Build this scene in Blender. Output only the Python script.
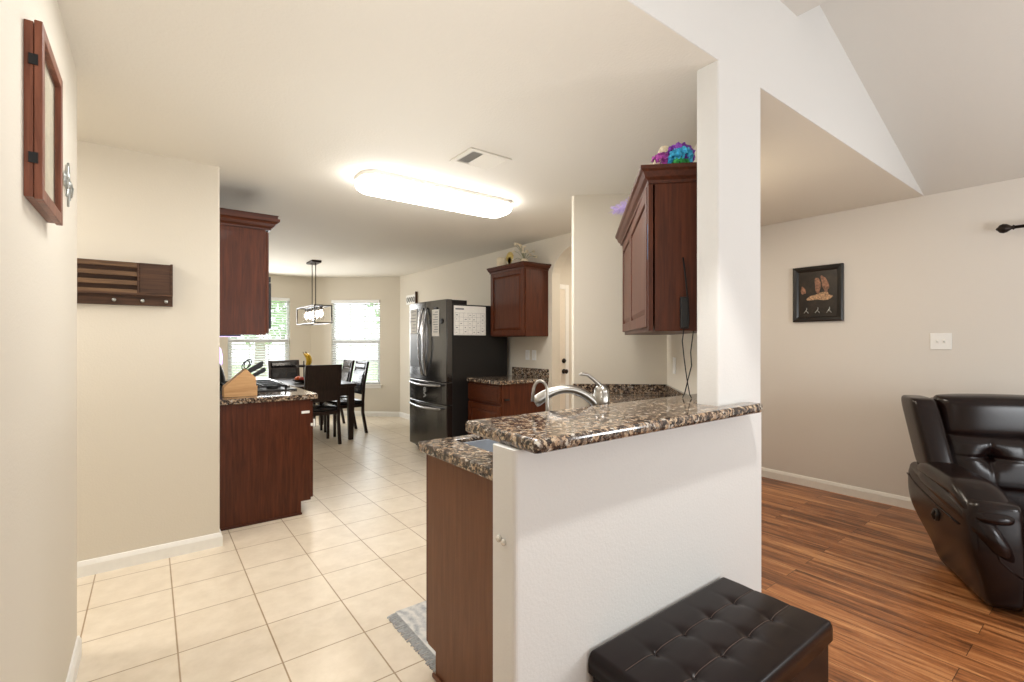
import bpy, bmesh, math, random
from mathutils import Vector, Matrix, noise as mnoise

random.seed(7)
for o in list(bpy.data.objects):
    bpy.data.objects.remove(o)
SC = bpy.context.scene
COL = SC.collection
PI = math.pi

# ------------------------------------------------------------------ camera, world, lights, exposure
cam_d = bpy.data.cameras.new('camera')
cam_d.sensor_width = 36.0
cam_d.lens = 478.0 / 1024.0 * 36.0
cam_d.clip_start = 0.02
cam = bpy.data.objects.new('camera', cam_d)
COL.objects.link(cam)
cam.location = (0, 0, 1.33)
cam.rotation_euler = (PI / 2, 0, -math.radians(37.137))
SC.camera = cam

w = bpy.data.worlds.new('world')
SC.world = w
w.use_nodes = True
w.node_tree.nodes['Background'].inputs[0].default_value = (0.86, 0.93, 1.0, 1)
w.node_tree.nodes['Background'].inputs[1].default_value = 2.3

SC.view_settings.view_transform = 'Standard'
SC.view_settings.look = 'None'
SC.view_settings.gamma = 1.0
SC.view_settings.use_curve_mapping = False
SC.view_settings.exposure = 0.68


def area(name, loc, rot, sx, sy, power, col=(1, 1, 1)):
    d = bpy.data.lights.new(name, 'AREA')
    d.shape = 'RECTANGLE'
    d.size = sx
    d.size_y = sy
    d.energy = power
    d.color = col
    o = bpy.data.objects.new(name, d)
    COL.objects.link(o)
    o.location = loc
    o.rotation_euler = rot
    return o


def point(name, loc, power, r=0.05, col=(1, 1, 1)):
    d = bpy.data.lights.new(name, 'POINT')
    d.energy = power
    d.shadow_soft_size = r
    d.color = col
    o = bpy.data.objects.new(name, d)
    COL.objects.link(o)
    o.location = loc
    return o


# added daylight-coloured fill behind the camera, where the back wall is solid
area('living_back_fill', (2.0, -3.35, 1.2), (PI / 2, 0, 0), 3.4, 1.7, 40, (0.90, 0.96, 1.0))
# ceiling lamps of the living room
sp = bpy.data.lights.new('living_ceiling_lamp', 'SPOT')
sp.energy = 80
sp.spot_size = math.radians(72)
sp.spot_blend = 0.3
sp.shadow_soft_size = 0.05
sp.color = (1.0, 0.97, 0.93)
spo = bpy.data.objects.new('living_ceiling_lamp', sp)
COL.objects.link(spo)
spo.location = (1.25, 0.42, 2.86)
# photographer's flash bounced off the ceiling beside the camera
area('bounce_flash', (0.25, 0.35, 1.55), (PI - math.radians(24), 0, math.radians(-37)), 0.5, 0.5, 7.8, (0.96, 0.985, 1.0))
area('kitchen_up_fill', (1.3, 2.5, 1.0), (PI, 0, 0), 0.8, 0.8, 7.5, (0.94, 0.98, 1.0))  # unseen upward fill added in the aisle to brighten the kitchen ceiling
area('living_up_fill', (3.6, -1.3, 1.3), (PI - 0.1, -0.35, 0), 0.5, 0.5, 9, (0.96, 0.98, 1.0))  # second unseen up-light, added to lift the vault and right wall
point('living_side_fill', (3.1, -0.9, 1.25), 27, 0.25, (0.93, 0.97, 1.0))  # no lamp stands here; soft fill added for the low right wall
# daylight entering through the dining windows
area('dining_window_daylight', (2.82, 8.30, 1.35), (PI / 2, 0, math.radians(180 - 41)), 0.85, 1.4, 6, (0.95, 0.98, 1.0))
area('far_window_daylight', (1.48, 8.85, 1.35), (PI / 2, 0, PI), 0.85, 1.4, 26, (0.95, 0.98, 1.0))
area('entry_fill', (0.42, 2.0, 2.44), (0, 0, 0), 0.5, 0.5, 7.5, (0.96, 0.98, 1.0))  # unseen fill added over the entry to light the floor and nearby walls
point('dining_pendant_lamp', (1.855, 7.1, 1.50), 10, 0.12, (1.0, 0.90, 0.78))
area('kitchen_down_fill', (1.75, 2.05, 2.44), (0, 0, 0), 0.3, 0.3, 4.5, (1.0, 0.98, 0.95))  # added above the sink to brighten the angled wall, no fixture there
# lamps of the side hall and the arched hall
area('side_hall_lamp', (-1.2, 3.1, 2.4), (0, 0, 0), 0.5, 0.5, 14, (1.0, 0.97, 0.92))
area('passage_ceiling_lamp', (3.2, 1.75, 2.44), (0, 0, 0), 0.4, 0.4, 9, (1.0, 0.91, 0.78))
area('arch_hall_lamp', (4.2, 3.4, 2.42), (0, 0, 0), 0.4, 0.4, 9, (1.0, 0.88, 0.72))


# ------------------------------------------------------------------ materials
def srgb(r, g, b):
    def f(c):
        c /= 255.0
        return c / 12.92 if c <= 0.04045 else ((c + 0.055) / 1.055) ** 2.4
    return (f(r), f(g), f(b), 1.0)


def newmat(name):
    m = bpy.data.materials.new(name)
    m.use_nodes = True
    nt = m.node_tree
    b = nt.nodes['Principled BSDF']
    return m, nt, b


def node(nt, typ, **kw):
    n = nt.nodes.new(typ)
    for k, v in kw.items():
        if k in n.inputs.keys():
            n.inputs[k].default_value = v
        else:
            setattr(n, k, v)
    return n


def ramp(nt, stops, interp='LINEAR'):
    n = nt.nodes.new('ShaderNodeValToRGB')
    cr = n.color_ramp
    cr.interpolation = interp
    while len(cr.elements) < len(stops):
        cr.elements.new(0.5)
    for e, (p, c) in zip(cr.elements, stops):
        e.position = p
        e.color = c
    return n


def coords(nt, scale=(1, 1, 1), rot=(0, 0, 0), loc=(0, 0, 0)):
    tc = nt.nodes.new('ShaderNodeTexCoord')
    mp = nt.nodes.new('ShaderNodeMapping')
    mp.inputs['Scale'].default_value = scale
    mp.inputs['Rotation'].default_value = rot
    mp.inputs['Location'].default_value = loc
    nt.links.new(tc.outputs['Object'], mp.inputs['Vector'])
    return mp


def bump(nt, b, height_socket, strength=0.2, dist=0.002):
    bp = nt.nodes.new('ShaderNodeBump')
    bp.inputs['Strength'].default_value = strength
    bp.inputs['Distance'].default_value = dist
    nt.links.new(height_socket, bp.inputs['Height'])
    nt.links.new(bp.outputs['Normal'], b.inputs['Normal'])


def plain(name, col, rough=0.5, metal=0.0, spec=0.5, var=0.06, scale=30, bump_s=0.0, coat=0.0):
    """a simple surface with slight procedural variation"""
    m, nt, b = newmat(name)
    mp = coords(nt)
    nz = node(nt, 'ShaderNodeTexNoise', Scale=scale, Detail=4.0)
    nt.links.new(mp.outputs[0], nz.inputs['Vector'])
    lo = tuple(c * (1 - var) for c in col[:3]) + (1,)
    hi = tuple(min(1, c * (1 + var)) for c in col[:3]) + (1,)
    r = ramp(nt, [(0.3, lo), (0.7, hi)])
    nt.links.new(nz.outputs['Fac'], r.inputs[0])
    nt.links.new(r.outputs[0], b.inputs['Base Color'])
    b.inputs['Roughness'].default_value = rough
    b.inputs['Metallic'].default_value = metal
    b.inputs['Specular IOR Level'].default_value = spec
    b.inputs['Coat Weight'].default_value = coat
    if bump_s:
        bump(nt, b, nz.outputs['Fac'], bump_s)
    return m


def paint(name, col, scale=120, strength=0.25):
    m, nt, b = newmat(name)
    mp = coords(nt)
    nz = node(nt, 'ShaderNodeTexNoise', Scale=scale, Detail=3.0, Roughness=0.6)
    nt.links.new(mp.outputs[0], nz.inputs['Vector'])
    b.inputs['Base Color'].default_value = col
    b.inputs['Roughness'].default_value = 0.75
    b.inputs['Specular IOR Level'].default_value = 0.25
    bump(nt, b, nz.outputs['Fac'], strength, 0.003)
    return m


def wood(name, dark, light, axis='Z', rough=0.35, scale=14.0, coat=0.0, stretch=0.06):
    m, nt, b = newmat(name)
    s = {'X': (stretch, 1, 1), 'Y': (1, stretch, 1), 'Z': (1, 1, stretch)}[axis]
    mp = coords(nt, s)
    nz = node(nt, 'ShaderNodeTexNoise', Scale=scale * 4, Detail=6.0, Roughness=0.62, Distortion=0.6)
    nt.links.new(mp.outputs[0], nz.inputs['Vector'])
    r = ramp(nt, [(0.30, dark), (0.72, light)])
    nt.links.new(nz.outputs['Fac'], r.inputs[0])
    nt.links.new(r.outputs[0], b.inputs['Base Color'])
    b.inputs['Roughness'].default_value = rough
    b.inputs['Coat Weight'].default_value = coat
    b.inputs['Specular IOR Level'].default_value = 0.3
    bump(nt, b, nz.outputs['Fac'], 0.05, 0.001)
    return m


def emit(name, col, strength):
    m, nt, b = newmat(name)
    b.inputs['Base Color'].default_value = col
    b.inputs['Emission Color'].default_value = col
    b.inputs['Emission Strength'].default_value = strength
    return m


def glass(name, tint=(1, 1, 1, 1), gloss=0.08):
    m, nt, b = newmat(name)
    out = nt.nodes['Material Output']
    nt.nodes.remove(b)
    t = node(nt, 'ShaderNodeBsdfTransparent')
    t.inputs[0].default_value = tint
    g = node(nt, 'ShaderNodeBsdfGlossy')
    g.inputs['Roughness'].default_value = 0.02
    mx = nt.nodes.new('ShaderNodeMixShader')
    mx.inputs[0].default_value = gloss
    nt.links.new(t.outputs[0], mx.inputs[1])
    nt.links.new(g.outputs[0], mx.inputs[2])
    nt.links.new(mx.outputs[0], out.inputs['Surface'])
    return m


def tile_mat():
    m, nt, b = newmat('beige_ceramic_tile')
    mp = coords(nt, loc=(0.245 + 0.003, -0.131, 0))
    br = nt.nodes.new('ShaderNodeTexBrick')
    br.offset = 0.0
    br.squash = 1.0
    br.inputs['Scale'].default_value = 1.0
    br.inputs['Brick Width'].default_value = 0.343
    br.inputs['Row Height'].default_value = 0.336
    br.inputs['Mortar Size'].default_value = 0.0035
    br.inputs['Mortar Smooth'].default_value = 0.2
    br.inputs['Color1'].default_value = srgb(233, 220, 200)
    br.inputs['Color2'].default_value = srgb(227, 213, 192)
    br.inputs['Mortar'].default_value = srgb(172, 148, 118)
    nt.links.new(mp.outputs[0], br.inputs['Vector'])
    nz = node(nt, 'ShaderNodeTexNoise', Scale=9.0, Detail=6.0, Roughness=0.65)
    nt.links.new(mp.outputs[0], nz.inputs['Vector'])
    r = ramp(nt, [(0.35, (0.86, 0.84, 0.80, 1)), (0.65, (1.0, 1.0, 1.0, 1))])
    nt.links.new(nz.outputs['Fac'], r.inputs[0])
    mx = nt.nodes.new('ShaderNodeMixRGB')
    mx.blend_type = 'MULTIPLY'
    mx.inputs[0].default_value = 0.8
    nt.links.new(br.outputs['Color'], mx.inputs[1])
    nt.links.new(r.outputs[0], mx.inputs[2])
    nt.links.new(mx.outputs[0], b.inputs['Base Color'])
    b.inputs['Roughness'].default_value = 0.33
    inv = node(nt, 'ShaderNodeMath', operation='SUBTRACT')
    inv.inputs[0].default_value = 1.0
    nt.links.new(br.outputs['Fac'], inv.inputs[1])
    bump(nt, b, inv.outputs[0], 0.4, 0.002)
    return m


def plank_mat():
    m, nt, b = newmat('hickory_plank_floor')
    mp = coords(nt, rot=(0, 0, PI / 2))
    br = nt.nodes.new('ShaderNodeTexBrick')
    br.offset = 0.37
    br.inputs['Scale'].default_value = 1.0
    br.inputs['Brick Width'].default_value = 1.22
    br.inputs['Row Height'].default_value = 0.125
    br.inputs['Mortar Size'].default_value = 0.0012
    br.inputs['Color1'].default_value = (0.0, 0.0, 0.0, 1)
    br.inputs['Color2'].default_value = (1.0, 1.0, 1.0, 1)
    br.inputs['Mortar'].default_value = (0.1, 0.1, 0.1, 1)
    nt.links.new(mp.outputs[0], br.inputs['Vector'])
    # per-plank offset of the grain
    ad = nt.nodes.new('ShaderNodeVectorMath')
    ad.operation = 'MULTIPLY_ADD'
    ad.inputs[1].default_value = (7.0, 5.0, 3.0)
    nt.links.new(br.outputs['Color'], ad.inputs[0])
    mp2 = coords(nt, (1.0, 0.075, 1.0))
    nt.links.new(mp2.outputs[0], ad.inputs[2])
    nz = node(nt, 'ShaderNodeTexNoise', Scale=13.0, Detail=7.0, Roughness=0.66, Distortion=1.0)
    nt.links.new(ad.outputs[0], nz.inputs['Vector'])
    nz2 = node(nt, 'ShaderNodeTexNoise', Scale=95.0, Detail=4.0, Roughness=0.6)
    nt.links.new(ad.outputs[0], nz2.inputs['Vector'])
    mxf = node(nt, 'ShaderNodeMath', operation='MULTIPLY_ADD')
    mxf.inputs[1].default_value = 0.25
    nt.links.new(nz2.outputs['Fac'], mxf.inputs[0])
    sc = node(nt, 'ShaderNodeMath', operation='MULTIPLY_ADD')
    sc.inputs[1].default_value = 0.8
    sc.inputs[2].default_value = -0.03
    nt.links.new(nz.outputs['Fac'], sc.inputs[0])
    nt.links.new(sc.outputs[0], mxf.inputs[2])
    pl = node(nt, 'ShaderNodeMath', operation='MULTIPLY_ADD')
    pl.inputs[1].default_value = 0.10
    nt.links.new(br.outputs['Color'], pl.inputs[0])
    nt.links.new(mxf.outputs[0], pl.inputs[2])
    r = ramp(nt, [(0.34, srgb(48, 27, 15)), (0.45, srgb(106, 63, 34)), (0.55, srgb(150, 94, 54)), (0.70, srgb(198, 142, 92))])
    nt.links.new(pl.outputs[0], r.inputs[0])
    mo = nt.nodes.new('ShaderNodeMixRGB')
    mo.inputs[2].default_value = srgb(40, 22, 12)
    nt.links.new(br.outputs['Fac'], mo.inputs[0])
    nt.links.new(r.outputs[0], mo.inputs[1])
    nt.links.new(mo.outputs[0], b.inputs['Base Color'])
    b.inputs['Roughness'].default_value = 0.32
    bump(nt, b, nz.outputs['Fac'], 0.08, 0.002)
    return m


def granite_mat():
    m, nt, b = newmat('brown_speckled_granite')
    mp = coords(nt)
    nzw = node(nt, 'ShaderNodeTexNoise', Scale=55.0, Detail=5.0, Roughness=0.7)
    nt.links.new(mp.outputs[0], nzw.inputs['Vector'])
    wv = nt.nodes.new('ShaderNodeVectorMath')
    wv.operation = 'MULTIPLY_ADD'
    wv.inputs[1].default_value = (0.045, 0.045, 0.045)
    nt.links.new(nzw.outputs['Color'], wv.inputs[0])
    nt.links.new(mp.outputs[0], wv.inputs[2])
    v1 = node(nt, 'ShaderNodeTexVoronoi', Scale=85.0)
    nt.links.new(wv.outputs[0], v1.inputs['Vector'])
    sep = nt.nodes.new('ShaderNodeSeparateColor')
    nt.links.new(v1.outputs['Color'], sep.inputs[0])
    r1 = ramp(nt, [(0.0, srgb(40, 34, 32)), (0.20, srgb(96, 78, 66)), (0.36, srgb(166, 140, 114)), (0.52, srgb(132, 118, 106)),
                   (0.66, srgb(186, 164, 138)), (0.82, srgb(72, 60, 54)), (0.93, srgb(196, 188, 176))], 'CONSTANT')
    nt.links.new(sep.outputs[0], r1.inputs[0])
    v2 = node(nt, 'ShaderNodeTexNoise', Scale=58.0, Detail=6.0, Roughness=0.75)
    nt.links.new(mp.outputs[0], v2.inputs['Vector'])
    r2 = ramp(nt, [(0.50, (0, 0, 0, 1)), (0.56, (1, 1, 1, 1))])
    nt.links.new(v2.outputs['Fac'], r2.inputs[0])
    mx = nt.nodes.new('ShaderNodeMixRGB')
    mx.inputs[2].default_value = srgb(38, 31, 29)
    mlt = node(nt, 'ShaderNodeMath', operation='MULTIPLY')
    mlt.inputs[1].default_value = 0.85
    nt.links.new(r2.outputs[0], mlt.inputs[0])
    nt.links.new(mlt.outputs[0], mx.inputs[0])
    nt.links.new(r1.outputs[0], mx.inputs[1])
    nt.links.new(mx.outputs[0], b.inputs['Base Color'])
    b.inputs['Roughness'].default_value = 0.10
    b.inputs['Specular IOR Level'].default_value = 0.6
    return m


def leather_mat(name, col, rough=0.32, spec=0.38):
    m, nt, b = newmat(name)
    mp = coords(nt)
    v = node(nt, 'ShaderNodeTexVoronoi', Scale=330.0)
    nt.links.new(mp.outputs[0], v.inputs['Vector'])
    nz = node(nt, 'ShaderNodeTexNoise', Scale=9.0, Detail=5.0)
    nt.links.new(mp.outputs[0], nz.inputs['Vector'])
    r = ramp(nt, [(0.3, tuple(c * 0.8 for c in col[:3]) + (1,)), (0.7, tuple(c * 1.25 for c in col[:3]) + (1,))])
    nt.links.new(nz.outputs['Fac'], r.inputs[0])
    nt.links.new(r.outputs[0], b.inputs['Base Color'])
    b.inputs['Roughness'].default_value = rough
    b.inputs['Specular IOR Level'].default_value = spec
    bump(nt, b, v.outputs['Distance'], 0.10, 0.001)
    return m


def rug_mat():
    m, nt, b = newmat('distressed_grey_rug')
    mp = coords(nt)
    nz = node(nt, 'ShaderNodeTexNoise', Scale=22.0, Detail=8.0, Roughness=0.75)
    nt.links.new(mp.outputs[0], nz.inputs['Vector'])
    wv = node(nt, 'ShaderNodeTexWave', Scale=6.0, Distortion=6.0, Detail=3.0)
    nt.links.new(mp.outputs[0], wv.inputs['Vector'])
    ad = node(nt, 'ShaderNodeMath', operation='MULTIPLY_ADD')
    ad.inputs[1].default_value = 0.18
    nt.links.new(wv.outputs['Fac'], ad.inputs[0])
    nt.links.new(nz.outputs['Fac'], ad.inputs[2])
    r = ramp(nt, [(0.40, srgb(158, 160, 163)), (0.55, srgb(192, 192, 190)), (0.72, srgb(216, 213, 207))])
    nt.links.new(ad.outputs[0], r.inputs[0])
    nt.links.new(r.outputs[0], b.inputs['Base Color'])
    b.inputs['Roughness'].default_value = 0.95
    fz = node(nt, 'ShaderNodeTexNoise', Scale=300.0)
    nt.links.new(mp.outputs[0], fz.inputs['Vector'])
    bump(nt, b, fz.outputs['Fac'], 0.5, 0.003)
    return m


def picture_mat():
    """dark still-life photograph: warm pale forms on near-black (generic)"""
    m, nt, b = newmat('dark_photograph_print')
    mp = coords(nt)
    nz = node(nt, 'ShaderNodeTexNoise', Scale=14.0, Detail=6.0, Roughness=0.7)
    nt.links.new(mp.outputs[0], nz.inputs['Vector'])
    r = ramp(nt, [(0.35, srgb(20, 16, 14)), (0.6, srgb(44, 35, 29)), (0.8, srgb(70, 56, 44))])
    nt.links.new(nz.outputs['Fac'], r.inputs[0])
    nt.links.new(r.outputs[0], b.inputs['Base Color'])
    b.inputs['Roughness'].default_value = 0.35
    return m


M = {}
M['paint'] = paint('beige_wall_paint', srgb(216, 208, 193))
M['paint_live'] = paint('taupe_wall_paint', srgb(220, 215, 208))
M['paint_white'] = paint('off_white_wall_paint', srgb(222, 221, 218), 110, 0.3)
M['ceil'] = paint('textured_ceiling_paint', srgb(222, 216, 204), 70, 0.5)
M['ceil_live'] = paint('vault_ceiling_paint', srgb(215, 212, 205), 70, 0.4)
M['trim'] = plain('white_trim_paint', srgb(238, 236, 230), 0.4, var=0.02)
M['tile'] = tile_mat()
M['plank'] = plank_mat()
M['granite'] = granite_mat()
M['cherry'] = wood('dark_cherry_cabinet', srgb(60, 26, 10), srgb(96, 47, 24), 'Z', 0.42, coat=0.03)
M['cherry_h'] = wood('dark_cherry_rail', srgb(56, 24, 10), srgb(90, 44, 23), 'X', 0.42, coat=0.03)
M['panel'] = wood('flash_lit_brown_panel', srgb(94, 57, 36), srgb(118, 76, 50), 'Z', 0.42)  # lighter than the cherry: flash brightening is put into the colour
M['espresso'] = wood('espresso_wood', srgb(30, 18, 14), srgb(48, 31, 24), 'Z', 0.35, coat=0.1)
M['walnut'] = wood('walnut_stained_board', srgb(46, 29, 19), srgb(92, 62, 42), 'X', 0.55)
M['oak_red'] = wood('reddish_frame_wood', srgb(88, 48, 35), srgb(140, 86, 64), 'Z', 0.4)
M['blond'] = wood('blond_beech_block', srgb(196, 148, 98), srgb(226, 184, 134), 'X', 0.45)
M['blackss'] = plain('black_stainless', srgb(98, 97, 96), 0.17, 0.95, var=0.05, scale=6)
M['blackside'] = plain('matte_black_steel', srgb(24, 23, 23), 0.42, 0.1)
M['black'] = plain('black_plastic', srgb(20, 20, 21), 0.4)
M['iron'] = plain('cast_iron', srgb(22, 22, 23), 0.5, 0.3)
M['nickel'] = plain('brushed_nickel', srgb(176, 172, 165), 0.28, 1.0, var=0.05, scale=80)
M['steel'] = plain('stainless_sink_steel', srgb(190, 196, 204), 0.5, 0.5)
M['handle'] = plain('polished_steel_handle', srgb(168, 168, 170), 0.22, 1.0)
M['bronze'] = plain('oil_rubbed_bronze', srgb(44, 36, 32), 0.4, 0.7)
M['leather'] = leather_mat('brown_black_leather', srgb(24, 13, 11), 0.24, 0.30)
M['otto'] = leather_mat('dark_brown_faux_leather', srgb(22, 12, 11), 0.31, 0.24)
M['chairpad'] = leather_mat('black_chair_leather', srgb(26, 24, 26), 0.22)
M['thread'] = plain('stitching_thread', srgb(84, 64, 54), 0.6)
M['white'] = plain('white_plastic', srgb(240, 240, 238), 0.35, var=0.01)
M['clip'] = plain('clear_clip_plastic', srgb(216, 211, 200), 0.2)
M['slat_wood'] = wood('lighter_walnut_slat', srgb(72, 50, 34), srgb(126, 96, 68), 'X', 0.5)
M['slot'] = plain('dark_slot', srgb(60, 58, 55), 0.6)
M['paper'] = plain('white_paper', srgb(238, 236, 230), 0.7, var=0.03)
M['ink'] = plain('grey_ink', srgb(120, 122, 128), 0.7)
M['inkblack'] = plain('black_ink', srgb(40, 40, 42), 0.7)
M['mat_board'] = plain('cream_mat_board', srgb(206, 196, 172), 0.7, var=0.10, scale=25)
M['silver'] = plain('silver_metal', srgb(172, 174, 170), 0.35, 0.9)
M['rug'] = rug_mat()
M['fringe'] = plain('grey_fringe_yarn', srgb(182, 184, 185), 0.95, var=0.2, scale=80)
M['pic'] = picture_mat()
M['pic_form'] = plain('warm_photo_tone', srgb(140, 100, 78), 0.5, var=0.6, scale=50)
M['pic_pale'] = plain('pale_photo_tone', srgb(170, 136, 104), 0.5, var=0.7, scale=70)
M['pic_frame'] = plain('black_picture_frame', srgb(26, 23, 22), 0.28)
M['diff'] = emit('fluorescent_diffuser', (1.0, 0.99, 0.97, 1), 12.0)
M['bulb'] = emit('warm_bulb_glow', (1.0, 0.88, 0.74, 1), 5.0)
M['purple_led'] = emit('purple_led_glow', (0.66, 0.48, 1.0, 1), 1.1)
M['glass'] = glass('window_glass')
M['shade_glass'] = glass('clear_lamp_glass', (0.97, 0.97, 0.97, 1), 0.12)
M['slat'] = plain('white_blind_slat', srgb(240, 241, 240), 0.5, var=0.01)
M['vinyl'] = plain('white_vinyl_sash', srgb(236, 238, 240), 0.4, var=0.01)
M['banana'] = plain('banana_peel', srgb(232, 190, 46), 0.5, var=0.12, scale=40)
M['banana_tip'] = plain('banana_stem_tip', srgb(110, 84, 34), 0.6)
M['orange'] = plain('orange_peel', srgb(226, 96, 34), 0.45, var=0.08, scale=60, bump_s=0.1)
M['apple'] = plain('red_apple_skin', srgb(176, 46, 34), 0.35, var=0.2, scale=20)
M['ruf_purple'] = plain('purple_ruffle', srgb(152, 80, 192), 0.7, var=0.3, scale=60)
M['ruf_pink'] = plain('orchid_ruffle', srgb(190, 90, 180), 0.7, var=0.25, scale=60)
M['ruf_blue'] = plain('turquoise_ruffle', srgb(80, 190, 232), 0.7, var=0.3, scale=60)
M['ruf_green'] = plain('green_ruffle', srgb(70, 176, 96), 0.7, var=0.3, scale=60)
M['feather'] = plain('lavender_feather', srgb(186, 166, 216), 0.8, var=0.15, scale=60)
M['cream'] = plain('cream_petal', srgb(232, 218, 190), 0.7, var=0.08)
M['gold'] = plain('pale_gold_leaf', srgb(206, 182, 110), 0.45, 0.3, var=0.15)
M['stem'] = plain('dry_sage_stem', srgb(150, 150, 120), 0.8, var=0.15)
M['blue'] = plain('blue_box_card', srgb(30, 110, 160), 0.6)
M['leaf'] = plain('tree_leaf', srgb(150, 186, 128), 0.7, var=0.35, scale=3)
M['bark'] = plain('tree_bark', srgb(170, 156, 144), 0.9, var=0.3, scale=12)
M['grass'] = plain('lawn_grass', srgb(160, 190, 130), 0.9, var=0.25, scale=6)
M['fence'] = wood('cedar_fence_board', srgb(190, 140, 110), srgb(222, 176, 146), 'Z', 0.8)
M['lilac'] = plain('lilac_plastic', srgb(196, 178, 224), 0.4)
M['doorwhite'] = plain('cream_door_paint', srgb(228, 218, 202), 0.45, var=0.02)


# ------------------------------------------------------------------ mesh helpers
MATS = {}


class MB:
    """collects shapes into one bmesh; build() links them as one mesh object"""

    def __init__(self, mat=None):
        self.bm = bmesh.new()
        self.T = mat or Matrix.Identity(4)

    def _v(self, p):
        return self.bm.verts.new(self.T @ Vector(p))

    def box(self, x0, x1, y0, y1, z0, z1):
        v = [self._v((x, y, z)) for x in (x0, x1) for y in (y0, y1) for z in (z0, z1)]
        for f in ((0, 1, 3, 2), (4, 6, 7, 5), (0, 4, 5, 1), (2, 3, 7, 6), (0, 2, 6, 4), (1, 5, 7, 3)):
            self.bm.faces.new([v[i] for i in f])
        return self

    def prism(self, pts, a, b, axis='z'):
        """extrude polygon; axis z: pts (x,y); axis y: pts (x,z); axis x: pts (y,z)"""
        def mk(p, t):
            return {'z': (p[0], p[1], t), 'y': (p[0], t, p[1]), 'x': (t, p[0], p[1])}[axis]
        lo = [self._v(mk(p, a)) for p in pts]
        hi = [self._v(mk(p, b)) for p in pts]
        n = len(pts)
        self.bm.faces.new(lo)
        self.bm.faces.new(hi[::-1])
        for i in range(n):
            j = (i + 1) % n
            self.bm.faces.new((lo[i], hi[i], hi[j], lo[j]))
        return self

    def loft(self, rings, closed=True, caps=True):
        vs = [[self._v(p) for p in r] for r in rings]
        n = len(vs[0])
        for a, b in zip(vs, vs[1:]):
            for i in range(n if closed else n - 1):
                j = (i + 1) % n
                self.bm.faces.new((a[i], a[j], b[j], b[i]))
        if caps:
            self.bm.faces.new(vs[0][::-1])
            self.bm.faces.new(vs[-1])
        return self

    def tube(self, path, r, seg=8, caps=True):
        pts = [Vector(p) for p in path]
        rs = r if isinstance(r, (list, tuple)) else [r] * len(pts)
        up = Vector((0, 0, 1))
        rings = []
        prev = None
        for i, p in enumerate(pts):
            t = (pts[min(i + 1, len(pts) - 1)] - pts[max(i - 1, 0)])
            if t.length < 1e-9:
                t = Vector((0, 0, 1))
            t.normalize()
            if prev is None:
                a = t.cross(up)
                if a.length < 1e-3:
                    a = t.cross(Vector((1, 0, 0)))
            else:
                a = prev - t * prev.dot(t)
                if a.length < 1e-4:
                    a = t.cross(up)
            a.normalize()
            prev = a
            b = t.cross(a)
            rings.append([p + (a * math.cos(2 * PI * k / seg) + b * math.sin(2 * PI * k / seg)) * rs[i] for k in range(seg)])
        return self.loft(rings, True, caps)

    def lathe(self, c, prof, seg=20, axis='z'):
        rings = []
        for (r, z) in prof:
            ring = []
            for k in range(seg):
                ca, sa = math.cos(2 * PI * k / seg) * max(r, 1e-4), math.sin(2 * PI * k / seg) * max(r, 1e-4)
                d = {'z': (ca, sa, z), 'x': (z, ca, sa), 'y': (ca, z, sa)}[axis]
                ring.append((c[0] + d[0], c[1] + d[1], c[2] + d[2]))
            rings.append(ring)
        return self.loft(rings)

    def ell(self, c, r, e1=1.0, e2=1.0, nu=24, nv=14, fn=None):
        """superellipsoid; e<1 boxier; fn deforms a local unit-scaled point"""
        def sp(x, e):
            return math.copysign(abs(x) ** e, x)
        rings = []
        for i in range(nv + 1):
            t = -PI / 2 + PI * i / nv
            t = max(-PI / 2 + 0.02, min(PI / 2 - 0.02, t))
            ring = []
            for k in range(nu):
                u = 2 * PI * k / nu
                p = Vector((r[0] * sp(math.cos(t), e1) * sp(math.cos(u), e2),
                            r[1] * sp(math.cos(t), e1) * sp(math.sin(u), e2),
                            r[2] * sp(math.sin(t), e1)))
                if fn:
                    p = fn(p)
                ring.append((c[0] + p[0], c[1] + p[1], c[2] + p[2]))
            rings.append(ring)
        return self.loft(rings)

    def quad(self, a, b, c, d):
        self.bm.faces.new([self._v(p) for p in (a, b, c, d)])
        return self

    def build(self, name, mat, parent=None, bevel=0.0, smooth=False, world=False, seg=2, sub=0):
        bm = self.bm
        bmesh.ops.recalc_face_normals(bm, faces=bm.faces)
        me = bpy.data.meshes.new(name)
        if world and parent is not None:
            bm.transform(MATS[parent.name].inverted())
        bm.to_mesh(me)
        bm.free()
        o = bpy.data.objects.new(name, me)
        COL.objects.link(o)
        me.materials.append(mat)
        if smooth:
            for p in me.polygons:
                p.use_smooth = True
        if parent is not None:
            o.parent = parent
            MATS[o.name] = MATS[parent.name]
        else:
            MATS[o.name] = Matrix.Identity(4)
        if bevel:
            b = o.modifiers.new('bevel', 'BEVEL')
            b.width = bevel
            b.segments = seg
            b.limit_method = 'ANGLE'
            b.angle_limit = math.radians(40)
            b.harden_normals = False
        if sub:
            s = o.modifiers.new('sub', 'SUBSURF')
            s.levels = sub
            s.render_levels = sub
        return o


def thing(name, label, cat, loc=(0, 0, 0), rz=0.0, group=None):
    o = bpy.data.objects.new(name, None)
    o.empty_display_size = 0.1
    COL.objects.link(o)
    o.location = loc
    o.rotation_euler = (0, 0, rz)
    MATS[o.name] = Matrix.Translation(loc) @ Matrix.Rotation(rz, 4, 'Z')
    tag(o, label, cat, group)
    return o


def tag(o, label, cat, group=None):
    o['label'] = label
    o['category'] = cat
    if group:
        o['group'] = group
    return o


def struct(o, label=None):
    o['kind'] = 'structure'
    if label:
        o['label'] = label
    return o


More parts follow.
